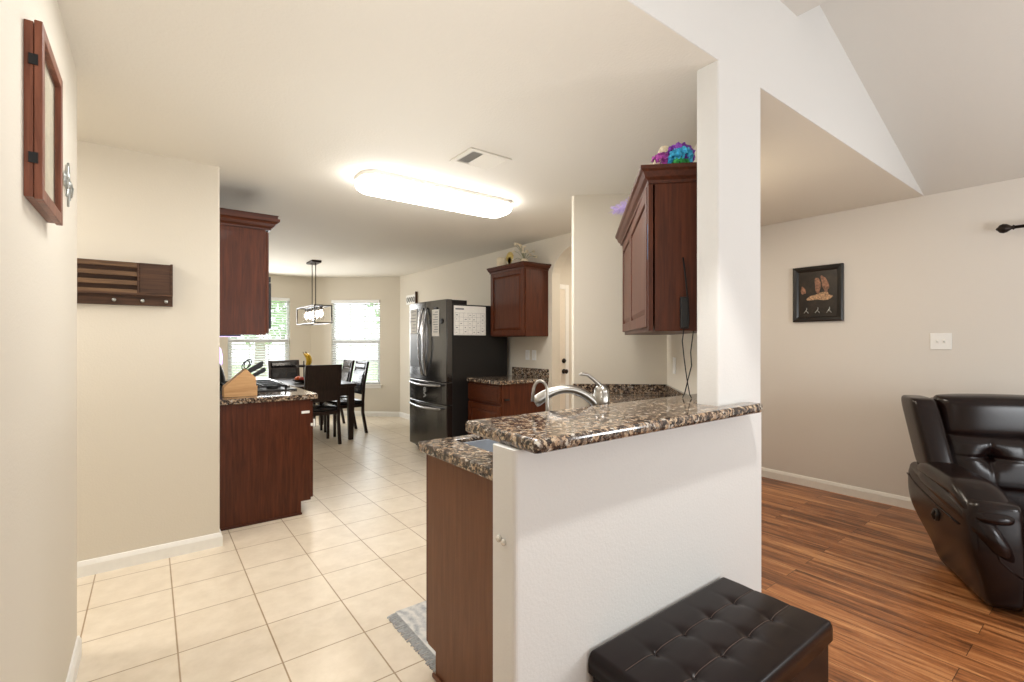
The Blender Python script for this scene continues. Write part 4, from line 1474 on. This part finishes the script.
# papers on the fridge
cal = thing('calendar', 'white paper month calendar on the black refrigerator side', 'calendar', (2.89, fy0, 1.5))
T = frame_mat((2.68, fy0 + 0.0055, 1.395), (1, 0), (0, -1))
cw, chh = 0.425, 0.33
MB(T).box(0, cw, 0, 0.0015, 0, chh).build('sheet', M['paper'], cal, world=True)
m = MB(T)
for k in range(8):
    x = 0.012 + (cw - 0.024) * k / 7
    m.box(x - 0.0008, x + 0.0008, 0.0016, 0.0022, 0.012, 0.25)
for k in range(6):
    z = 0.012 + 0.238 * k / 5
    m.box(0.012, cw - 0.012, 0.0016, 0.0022, z - 0.0008, z + 0.0008)
rnd = random.Random(4)
for i in range(7):
    for j in range(5):
        if rnd.random() < 0.75:
            x = 0.012 + (cw - 0.024) * (i + 0.25) / 7
            z = 0.012 + 0.238 * (j + rnd.uniform(0.35, 0.6)) / 5
            m.box(x, x + rnd.uniform(0.012, 0.026), 0.0016, 0.0022, z, z + rnd.uniform(0.004, 0.010))
m.box(0.02, 0.13, 0.0016, 0.0022, 0.285, 0.302)
m.build('date_grid', M['ink'], cal, world=True)


def bow(y):
    return fx + 0.012 - 0.020 * (1 - ((y - ym) / ((fy1 - fy0) / 2)) ** 2)


def door_paper(name, label, y0, y1, z0, z1, marks):
    r = thing(name, label, 'paper', (bow((y0 + y1) / 2), (y0 + y1) / 2, z0))
    m = MB()
    n = 8
    pts = [(bow(y0 + (y1 - y0) * k / n) - 0.004, y0 + (y1 - y0) * k / n) for k in range(n + 1)]
    pts2 = [(x - 0.0015, y) for x, y in pts[::-1]]
    m.prism(pts + pts2, z0, z1)
    m.build('sheet', M['paper'], r, world=True)
    m = MB()
    rnd = random.Random(len(label))
    for k in range(marks):
        z = z1 - 0.03 - (z1 - z0 - 0.05) * k / marks
        a = y0 + (y1 - y0) * 0.12
        b_ = y0 + (y1 - y0) * rnd.uniform(0.5, 0.9)
        m.box(min(bow(a), bow(b_)) - 0.0075, min(bow(a), bow(b_)) - 0.0056, a, b_, z - 0.003, z + 0.003)
    m.build('writing', M['ink'], r, world=True)
    return r


door_paper('note_paper', 'narrow white note sheet on the nearer refrigerator door', 4.745, 4.90, 1.385, 1.685, 9)
door_paper('note_paper', 'large white sheet on the refrigerator door above dispenser', 5.29, 5.50, 1.31, 1.715, 9)
for (y, z, lab) in ((4.955, 1.55, 'round dark magnet to the left of the note sheet'), (4.695, 1.55, 'round dark magnet to the right of the note sheet')):
    mg = MB().lathe((bow(y) - 0.0035, y, z), [(0.030, 0.004), (0.030, -0.003), (0.024, -0.005), (0.001, -0.0055)], 18, 'x').build('magnet', M['iron'], None, smooth=True)
    tag(mg, lab, 'magnet', 'round magnets on the refrigerator door')
cp_ = MB().box(bow(4.82) - 0.014, bow(4.82) - 0.0015, 4.79, 4.85, 1.69, 1.71).build('magnet_clip', M['black'], None, bevel=0.003)
tag(cp_, 'black magnetic clip holding the narrow note sheet', 'clip')
dc = thing('magnet', 'white squiggle shaped magnet on the upper refrigerator drawer', 'magnet', (fx, 5.07, 0.72))
m = MB()
m.tube([(fx - 0.016, 5.07 + 0.028 * math.sin(k * 1.15), 0.785 - k * 0.009) for k in range(13)], 0.006, 6)
m.tube([(fx - 0.016, 5.07 + 0.025 * math.cos(a), 0.765 + 0.024 * math.sin(a)) for a in [2 * PI * k / 12 for k in range(13)]], 0.005, 6)
m.build('squiggle', M['silver'], dc, world=True, smooth=True)

# sign on the wall beyond the fridge
sg_ = thing('wall_sign', 'small white sign with black scrollwork above the refrigerator edge', 'sign', (3.49, 7.38, 2.0))
MB().box(3.47, 3.499, 7.20, 7.56, 1.94, 2.10).build('plaque', M['paper'], sg_, world=True, bevel=0.002)
MB().box(3.46, 3.499, 7.185, 7.20, 1.94, 2.14).build('edge_strip', M['walnut'], sg_, world=True)
m = MB()
for k in range(4):
    cy = 7.26 + k * 0.08
    m.tube([(3.468, cy + 0.026 * math.cos(a), 2.02 + 0.04 * math.sin(a)) for a in [2 * PI * q / 12 for q in range(13)]], 0.006, 5)
m.build('scrollwork', M['inkblack'], sg_, world=True)

# outlets
def outlet(label, origin, u, n, wd=0.072, ht=0.115, decora=True):
    r = thing('wall_outlet', label, 'outlet', origin)
    T = frame_mat(origin, u, n)
    MB(T).box(0, wd, 0.0005, 0.006, 0, ht).build('plate', M['white'], r, world=True, bevel=0.002)
    MB(T).box(wd / 2 - 0.017, wd / 2 + 0.017, 0.006, 0.008, ht / 2 - 0.033, ht / 2 + 0.033).build('receptacle', M['paper'], r, world=True)
    return r


outlet('white outlet plate above the short counter, nearer the refrigerator', (3.5, 4.355, 1.11), (0, -1), (-1, 0))
outlet('white outlet plate above the short counter, nearer the arch', (3.5, 4.235, 1.11), (0, -1), (-1, 0))
nb = (-0.7071, 0.7071)
outlet('white outlet plate beneath the angled cabinet beside hanging cords', (2.965, 2.014, 1.10), (-0.7071, -0.7071), nb, 0.085, 0.115)

# decor on right cabinet top
TZ = 2.1685
ca = thing('candle_holder', 'ribbed cream pot on the refrigerator side cabinet, left end', 'pot', (3.27, 4.52, TZ))
prof = [(0.045, 0.001)] + [(0.055 + 0.006 * (k % 2), 0.01 + 0.018 * k) for k in range(7)] + [(0.05, 0.13), (0.04, 0.128), (0.038, 0.06), (0.001, 0.05)]
MB().lathe((0, 0, 0), prof, 20).build('pot_body', M['cream'], ca, smooth=True)
MB().lathe((0, 0, 0), [(0.06, 0.0), (0.06, 0.004), (0.05, 0.008), (0.001, 0.008)], 20).build('tray', M['walnut'], ca)
gl = thing('gold_ornament', 'gold fan shaped leaf ornament on the refrigerator side cabinet', 'ornament', (3.27, 4.36, TZ))
m = MB()
for k in range(9):
    a = -0.9 + 1.8 * k / 8
    tip = (0.0, 0.09 * math.sin(a), 0.06 + 0.12 * math.cos(a))
    m.loft([[(-0.004, -0.004, 0.02), (0.004, -0.004, 0.02), (0.004, 0.004, 0.02), (-0.004, 0.004, 0.02)],
            [(-0.004, tip[1] * 0.6 - 0.014, tip[2] * 0.65), (0.004, tip[1] * 0.6 - 0.014, tip[2] * 0.65), (0.004, tip[1] * 0.6 + 0.014, tip[2] * 0.65), (-0.004, tip[1] * 0.6 + 0.014, tip[2] * 0.65)],
            [(-0.002, tip[1] - 0.005, tip[2]), (0.002, tip[1] - 0.005, tip[2]), (0.002, tip[1] + 0.005, tip[2]), (-0.002, tip[1] + 0.005, tip[2])]])
m.build('leaf_fan', M['gold'], gl)
MB().lathe((0, 0, 0), [(0.035, 0.001), (0.035, 0.01), (0.012, 0.025), (0.001, 0.026)], 16).build('foot', M['gold'], gl, smooth=True)
fl = thing('flower_arrangement', 'pale dried flower arrangement with white blossoms on the refrigerator side cabinet', 'flowers', (3.30, 4.13, TZ))
MB().lathe((0, 0, 0), [(0.03, 0.001), (0.045, 0.02), (0.04, 0.05), (0.028, 0.07), (0.024, 0.07), (0.001, 0.03)], 18).build('vase', M['cream'], fl, smooth=True)
rnd = random.Random(11)
st, bl = MB(), MB()
for k in range(20):
    a = rnd.uniform(0, 2 * PI)
    sp_ = rnd.uniform(0.05, 0.16)
    h_ = rnd.uniform(0.06, 0.19) - (0.05 if sp_ > 0.13 else 0)
    e = Vector((math.cos(a) * sp_ * 0.8, math.sin(a) * sp_, 0.05 + h_))
    st.tube([(0, 0, 0.05), tuple(e * 0.55 + Vector((0, 0, 0.05))), tuple(e)], 0.0022, 5)
    for q in range(5):
        c = e + Vector((rnd.uniform(-.012, .012), rnd.uniform(-.012, .012), rnd.uniform(-.012, .012)))
        bl.ell(tuple(c), (0.010, 0.010, 0.006), 1, 1, 6, 4)
st.build('stems', M['stem'], fl)
bl.build('blossoms', M['cream'], fl, smooth=True)

# ------------------------------------------------------------------ angled wall cabinet
ac = thing('wall_cabinet', 'large cherry wall cabinet on the angled wall beside the white column', 'cabinet', (2.4, 1.85, 1.375))
q = 0.7071
F0 = Vector((1.804, 1.321))
F1 = Vector((2.80, 2.317))
ub = (q, q)
nb = (-q, q)
m = MB()
foot = [(1.804, 1.321), (1.978, 1.147), (2.100, 1.153), (3.020, 2.073), (2.80, 2.317)]
m.prism(foot, 1.375, 2.05)
m.build('body', M['cherry'], ac, world=True, bevel=0.002)
MB().prism([(1.798, 1.327), (1.823, 1.352), (1.809, 1.366), (1.784, 1.341)], 1.376, 2.045).build('face_stile', M['cherry'], ac, world=True)
o1 = (1.83 - 0.001, 1.346 + 0.001, 1.395)
dA = panel_door('door', M['cherry'], ac, o1, ub, nb, 0.80, 0.640, ajar=math.radians(-0.9))
o2 = (1.83 + 0.812 * q, 1.346 + 0.812 * q, 1.395)
dB = panel_door('door', M['cherry'], ac, o2, ub, nb, 0.52, 0.640)
CROWN3 = [(0.0, 2.035), (0.008, 2.035), (0.010, 2.048), (0.024, 2.060), (0.034, 2.082), (0.044, 2.090), (0.046, 2.106), (0.0, 2.106)]
fo = 0.022
sweep(MB(), [(1.980 - fo * 0, 1.145), (1.804 - 2 * fo * q * 0.5, 1.321 + 2 * fo * q * 0.5), (2.80 - fo * q, 2.317 + fo * q)], CROWN3, -1).build('crown_molding', M['cherry_h'], ac, world=True)
MB().prism([(1.806 - 0.016, 1.323 + 0.012), (1.806, 1.320), (2.80, 2.314), (2.80 - 0.015, 2.329)], 2.031, 2.052).build('face_rail', M['cherry_h'], ac, world=True)
MB().prism([(p[0], p[1]) for p in [(1.81, 1.322), (1.982, 1.150), (2.100, 1.160), (3.015, 2.074), (2.80, 2.31)]], 2.05, 2.104).build('top_panel', M['cherry'], ac, world=True)
bb = MB().prism([(1.808, 1.3495), (1.814, 1.3555), (1.806, 1.3635), (1.800, 1.3575)], 1.70, 1.86).build('folder', M['blue'], None)
tag(bb, 'blue folder edge peeking from the angled cabinet door gap', 'folder')

# black adapter hanging on the cabinet side
pa = thing('power_adapter', 'black charger brick hanging on the angled cabinet side', 'charger', (1.90, 1.22, 1.52))
us = (q, -q)
ns = (-q, -q)
T = frame_mat((1.804, 1.321, 0), us, ns)
MB(T).box(0.106, 0.142, 0.002, 0.022, 1.385, 1.525).build('brick', M['black'], pa, world=True, bevel=0.004)
MB(T).tube([(0.120, 0.006, 1.70), (0.126, 0.012, 1.64), (0.134, 0.024, 1.53), (0.140, 0.026, 1.42), (0.137, 0.024, 1.395), (0.118, 0.024, 1.39)], 0.0035, 6).build('strap', M['iron'], pa, world=True, smooth=True)
m = MB()
# two cords falling from the brick to the counter
B0 = Vector((1.804, 1.321)) + Vector(us) * 0.124 + Vector(ns) * -0.03
pts1 = [(0.123, 0.010, 1.386), (0.118, 0.0, 1.33), (0.128, -0.01, 1.25), (0.142, -0.02, 1.16), (0.156, -0.03, 1.09), (0.166, -0.04, 1.073)]
pts2 = [(0.170, -0.02, 1.376), (0.158, -0.02, 1.28), (0.162, -0.02, 1.22), (0.146, -0.02, 1.155), (0.136, -0.03, 1.10), (0.130, -0.05, 1.073)]
MB(T).tube(pts1, 0.0026, 6).build('cord', M['black'], pa, world=True, smooth=True)
MB(T).tube(pts2, 0.0026, 6).build('cord', M['black'], pa, world=True, smooth=True)

# decor on the angled cabinet
TZ2 = 2.1065
bq = thing('flower_bouquet', 'purple, turquoise and green ruffled paper flower ball on the angled cabinet', 'flowers', (1.93, 1.30, TZ2))
rnd = random.Random(21)


def ruffle(c, r, mat, nm, n=40, zsq=0.8, sector=None):
    m = MB()
    for k in range(n):
        while True:
            p = Vector((rnd.uniform(-1, 1), rnd.uniform(-1, 1), rnd.uniform(-0.4, 1)))
            if 0.7 < p.length < 1:
                break
        nrm = p.normalized()
        a = nrm.cross(Vector((0.3, 0.2, 1))).normalized()
        b_ = nrm.cross(a)
        ctr = Vector(c) + Vector((p.x * r, p.y * r, p.z * r * zsq))
        s = r * 0.34
        ring0, ring1 = [], []
        for j in range(10):
            t = 2 * PI * j / 10
            wv = 0.35 * math.sin(t * 4 + k)
            ring0.append(tuple(ctr - nrm * s * 0.5 + (a * math.cos(t) + b_ * math.sin(t)) * s * 0.25))
            ring1.append(tuple(ctr + nrm * s * (0.3 + wv) + (a * math.cos(t) + b_ * math.sin(t)) * s))
        m.loft([ring0, ring1], True, False)
    return m.build(nm, mat, bq, smooth=True)


# local frame: towards viewer is roughly (-.6,-.8)
ruffle((0.012, -0.012, 0.066), 0.060, M['ruf_purple'], 'purple_ruffle', 70, 1.0)
ruffle((-0.050, 0.040, 0.050), 0.042, M['ruf_pink'], 'orchid_ruffle', 36)
ruffle((-0.024, -0.040, 0.050), 0.050, M['ruf_blue'], 'turquoise_ruffle', 44)
ruffle((-0.035, -0.050, 0.018), 0.036, M['ruf_green'], 'green_ruffle', 26, 0.5)
sf = thing('starfish_flower', 'cream star shaped flower at the angled cabinet top corner', 'flower', (1.835, 1.345, TZ2))
m = MB()
for k in range(5):
    a = 2 * PI * k / 5 + 0.3
    d_ = Vector((math.cos(a) * 0.6, -math.cos(a) * 0.6, math.sin(a)))
    m.tube([(0, 0, 0.024), tuple(Vector((0, 0, 0.024)) + d_ * 0.012), tuple(Vector((0, 0, 0.024)) + d_ * 0.026)], [0.007, 0.006, 0.002], 8)
m.build('petals', M['cream'], sf, smooth=True)
cfw = thing('cream_rose', 'cream ruffled flower behind the purple flower ball', 'flower', (1.985, 1.40, TZ2))
m = MB()
for lay in range(3):
    for k in range(6):
        a = 2 * PI * k / 6 + lay * 0.5
        rr_ = 0.026 - lay * 0.008
        c = Vector((math.cos(a) * rr_, math.sin(a) * rr_, 0.115 + lay * 0.018))
        m.ell(tuple(c), (0.014, 0.014, 0.022 - lay * 0.004), 1, 1, 10, 6)
m.build('petals', M['cream'], cfw, smooth=True)
MB().lathe((0, 0, 0), [(0.03, 0.001), (0.03, 0.02), (0.008, 0.03), (0.008, 0.11), (0.001, 0.111)], 12).build('base', M['gold'], cfw)
fe = thing('feather', 'lavender feather sticking out over the angled cabinet edge', 'feather', (2.47, 1.965, TZ2))
m = MB()
ax = Vector((-q * 0.6 + 0.1, q * 0.9, -0.12)).normalized()
pp = Vector((0.0, 0.0, 0.10))
m.tube([tuple(pp - ax * 0.04), tuple(pp + ax * 0.12)], [0.003, 0.001], 5)
rnd = random.Random(9)
for k in range(120):
    t = rnd.uniform(0.0, 0.13)
    s_ = rnd.choice((-1, 1))
    side = Vector((0.45, 0.2, 0.85)).normalized() * s_
    ln = 0.060 * (1 - t / 0.18) + 0.012
    a = pp + ax * t
    b_ = a + side * ln + ax * 0.035 + Vector((rnd.uniform(-.008, .008), rnd.uniform(-.008, .008), rnd.uniform(-.01, .01)))
    m.tube([tuple(a), tuple(b_)], [0.0022, 0.0008], 4)
m.build('barbs', M['feather'], fe)
MB().lathe((0.0, 0, 0), [(0.022, 0.001), (0.024, 0.03), (0.015, 0.06), (0.008, 0.10), (0.001, 0.03)], 12).build('holder', M['lilac'], fe, smooth=True)

# ------------------------------------------------------------------ dining: table, chairs, pendant, fruit
TX0, TX1, TY0, TY1 = 1.22, 2.22, 6.40, 7.92
tb = thing('dining_table', 'dark espresso rectangular dining table under the pendant light', 'table', ((TX0 + TX1) / 2, (TY0 + TY1) / 2, 0))
MB().box(TX0, TX1, TY0, TY1, 0.715, 0.76).build('tabletop', M['espresso'], tb, world=True, bevel=0.006)
for x0 in (TX0 + 0.02, TX1 - 0.10):
    for y0 in (TY0 + 0.02, TY1 - 0.10):
        MB().loft([[(x0 + d_, y0 + d_, z), (x0 + 0.08 - d_, y0 + d_, z), (x0 + 0.08 - d_, y0 + 0.08 - d_, z), (x0 + d_, y0 + 0.08 - d_, z)] for d_, z in ((0.012, 0.001), (0.0, 0.5), (0.0, 0.715))]) \
            .build('leg', M['espresso'], tb, world=True, bevel=0.004)
m = MB()
m.box(TX0 + 0.1, TX1 - 0.1, TY0 + 0.03, TY0 + 0.055, 0.60, 0.714).box(TX0 + 0.1, TX1 - 0.1, TY1 - 0.055, TY1 - 0.03, 0.60, 0.714)
m.box(TX0 + 0.03, TX0 + 0.055, TY0 + 0.1, TY1 - 0.1, 0.60, 0.714).box(TX1 - 0.055, TX1 - 0.03, TY0 + 0.1, TY1 - 0.1, 0.60, 0.714)
m.build('apron', M['espresso'], tb, world=True)


def make_chair(loc, rz, label):
    """origin centre; the sitter faces local +y"""
    r = thing('dining_chair', label, 'chair', loc, rz, 'dining chairs')
    hw = 0.225
    for sx_ in (-1, 1):
        x = sx_ * (hw - 0.02)
        MB().loft([[(x + a, y + b_, z) for a, b_ in ((-.019, -.019), (.019, -.019), (.019, .019), (-.019, .019))] for (y, z) in ((-0.255, 0.001), (-0.20, 0.30), (-0.20, 0.46))]) \
            .build('rear_leg', M['espresso'], r, bevel=0.003)
        MB().loft([[(x + a * s_, 0.20 + b_ * s_, z) for a, b_ in ((-.02, -.02), (.02, -.02), (.02, .02), (-.02, .02))] for (s_, z) in ((0.8, 0.001), (1.0, 0.42))]) \
            .build('front_leg', M['espresso'], r, bevel=0.003)
    m = MB()
    for x in (-hw, hw - 0.035):
        m.loft([[(x, y - .018, z), (x + 0.035, y - .018, z), (x + 0.035, y + .018, z), (x, y + .018, z)] for y, z in ((-0.20, 0.46), (-0.215, 0.7), (-0.275, 1.03))])
    m.loft([[(-hw, y - .014, z), (hw, y - .014, z), (hw, y + .006, z), (-hw, y + .006, z)] for y, z in ((-0.203, 0.56), (-0.215, 0.7), (-0.275, 1.03))])
    m.build('backrest', M['espresso'], r, bevel=0.004)
    m = MB()
    m.loft([[(-hw + 0.04, y, z), (hw - 0.04, y, z), (hw - 0.05, y + d_, z), (-hw + 0.05, y + d_, z)] for y, z, d_ in ((-0.195, 0.56, 0.008), (-0.20, 0.62, 0.026), (-0.209, 0.70, 0.03), (-0.235, 0.84, 0.028), (-0.250, 0.90, 0.01))])
    m.loft([[(-hw + 0.04, y, z), (hw - 0.04, y, z), (hw - 0.05, y + d_, z), (-hw + 0.05, y + d_, z)] for y, z, d_ in ((-0.253, 0.912, 0.01), (-0.259, 0.95, 0.026), (-0.266, 0.99, 0.024), (-0.270, 1.01, 0.008))])
    m.build('back_pad', M['chairpad'], r, smooth=False, bevel=0.006)
    MB().box(-hw, hw, -0.20, 0.225, 0.385, 0.43).build('seat_rail', M['espresso'], r, bevel=0.003)
    MB().ell((0, 0.012, 0.455), (hw - 0.002, 0.222, 0.032), 0.5, 0.25, 36, 10).build('seat', M['chairpad'], r, smooth=True)
    return r


ch0 = make_chair((1.735, 6.495, 0), 0.04, 'espresso dining chair at the near table head, wooden back towards us')
dup(ch0, (2.235, 6.98, 0), PI / 2 + 0.03, 'espresso dining chair on the window side, nearer the refrigerator')
dup(ch0, (2.235, 7.58, 0), PI / 2 - 0.02, 'espresso dining chair on the window side, farther from the refrigerator')
dup(ch0, (1.67, 7.84, 0), PI + 0.02, 'espresso dining chair at the far table head, black padded back showing')

# pendant
pn = thing('pendant_light', 'black linear cage pendant lamp hanging over the dining table', 'pendant light', (1.86, 7.1, CH))
px0, px1, py0, py1, pz0, pz1 = 1.745, 1.965, 6.65, 7.60, 1.575, 1.81
MB().box(1.79, 1.92, 6.96, 7.26, CH - 0.03, CH - 0.0005).build('canopy', M['bronze'], pn, world=True, bevel=0.004)
for y in (7.02, 7.20):
    MB().tube([(1.855, y, CH - 0.03), (1.855, y, pz1)], 0.006, 8).build('rod', M['bronze'], pn, world=True)
m = MB()
r_ = 0.007
for x in (px0, px1):
    for z in (pz0, pz1):
        m.box(x - r_, x + r_, py0, py1, z - r_, z + r_)
    for y in (py0, py1):
        m.box(x - r_, x + r_, y - r_, y + r_, pz0, pz1)
for y in (py0, py1):
    for z in (pz0, pz1):
        m.box(px0, px1, y - r_, y + r_, z - r_, z + r_)
m.box(1.855 - 0.012, 1.855 + 0.012, py0, py1, pz1 - 0.008, pz1 + 0.008)
m.build('cage_frame', M['bronze'], pn, world=True)
for k in range(5):
    y = py0 + 0.10 + k * (py1 - py0 - 0.2) / 4
    MB().lathe((1.855, y, 0), [(0.022, pz1 - 0.008), (0.022, pz1 - 0.05), (0.001, pz1 - 0.051)], 12).build('socket', M['bronze'], pn, world=True)
    b_ = MB().lathe((1.855, y, 0), [(0.012, pz1 - 0.052), (0.026, pz1 - 0.09), (0.028, pz1 - 0.12), (0.016, pz1 - 0.15), (0.001, pz1 - 0.155)], 14).build('bulb', M['bulb'], pn, world=True, smooth=True)
    MB().lathe((1.855, y, 0), [(0.05, pz1 - 0.02), (0.05, pz1 - 0.19)], 18).build('glass_shade', M['shade_glass'], pn, world=True, smooth=True)

# fruit stand with bananas and oranges
fs = thing('fruit_stand', 'dark two tier wire fruit stand on the dining table', 'fruit stand', (1.66, 6.86, 0.76))
MB().lathe((0, 0, 0), [(0.07, 0.001), (0.07, 0.008), (0.008, 0.014), (0.008, 0.30), (0.001, 0.302)], 18).build('post', M['bronze'], fs, smooth=True)
MB().lathe((0, 0, 0), [(0.02, 0.02), (0.12, 0.022), (0.15, 0.055), (0.145, 0.055), (0.115, 0.028), (0.01, 0.026)], 26).build('lower_tray', M['bronze'], fs, smooth=True)
MB().lathe((0, 0, 0), [(0.02, 0.215), (0.08, 0.218), (0.105, 0.245), (0.10, 0.245), (0.075, 0.224), (0.01, 0.222)], 26).build('upper_tray', M['bronze'], fs, smooth=True)


def banana(cx, cy, cz, rz, label):
    r = thing('banana', label, 'banana', (cx, cy, cz), rz, 'bananas on the fruit stand')
    pth, rr_ = [], []
    for k in range(13):
        t = k / 12
        a = -0.55 + 1.5 * t
        pth.append((0.12 * math.cos(a) - 0.102, 0, 0.12 * math.sin(a) + 0.078))
        rr_.append(0.020 * math.sin(PI * (0.12 + 0.78 * t)) ** 0.6 if t < 0.93 else 0.006)
    MB().tube(pth, rr_, 10).build('peel', M['banana'], r, smooth=True)
    MB().tube([pth[-1], (pth[-1][0] - 0.01, 0, pth[-1][2] + 0.02)], 0.005, 6).build('stem', M['banana_tip'], r)
    return r


fz = 0.76 + 0.2265
banana(1.66 + 0.06, 6.86 - 0.03, fz, -0.6, 'ripe banana on the fruit stand, front of the bunch')
banana(1.66 + 0.02, 6.86 - 0.045, fz, -0.1, 'ripe banana on the fruit stand, middle of the bunch')
banana(1.66 + 0.05, 6.86 + 0.02, fz, -1.2, 'ripe banana on the fruit stand, rear of the bunch')


def fruit(x, y, z, r0, mat, nm, label, grp):
    r = thing(nm, label, nm, (x, y, z), 0, grp)
    MB().ell((0, 0, r0), (r0, r0, r0 * 0.93), 1, 1, 20, 12).build('skin', mat, r, smooth=True)
    MB().lathe((0, 0, 2 * r0 * 0.965), [(0.004, -0.003), (0.003, 0.004), (0.001, 0.005)], 8).build('stem', M['stem'], r)


lzt = 0.76 + 0.027
fruit(1.66 - 0.085, 6.86 - 0.02, lzt, 0.036, M['orange'], 'orange', 'orange in the lower fruit stand tray, nearest the left chair', 'oranges in the fruit stand')
fruit(1.66 - 0.050, 6.86 + 0.062, lzt, 0.036, M['orange'], 'orange', 'orange at the back of the lower fruit stand tray', 'oranges in the fruit stand')
fruit(1.66 - 0.045, 6.86 - 0.075, lzt, 0.034, M['apple'], 'apple', 'red apple at the front of the fruit stand tray', 'apples in the fruit stand')
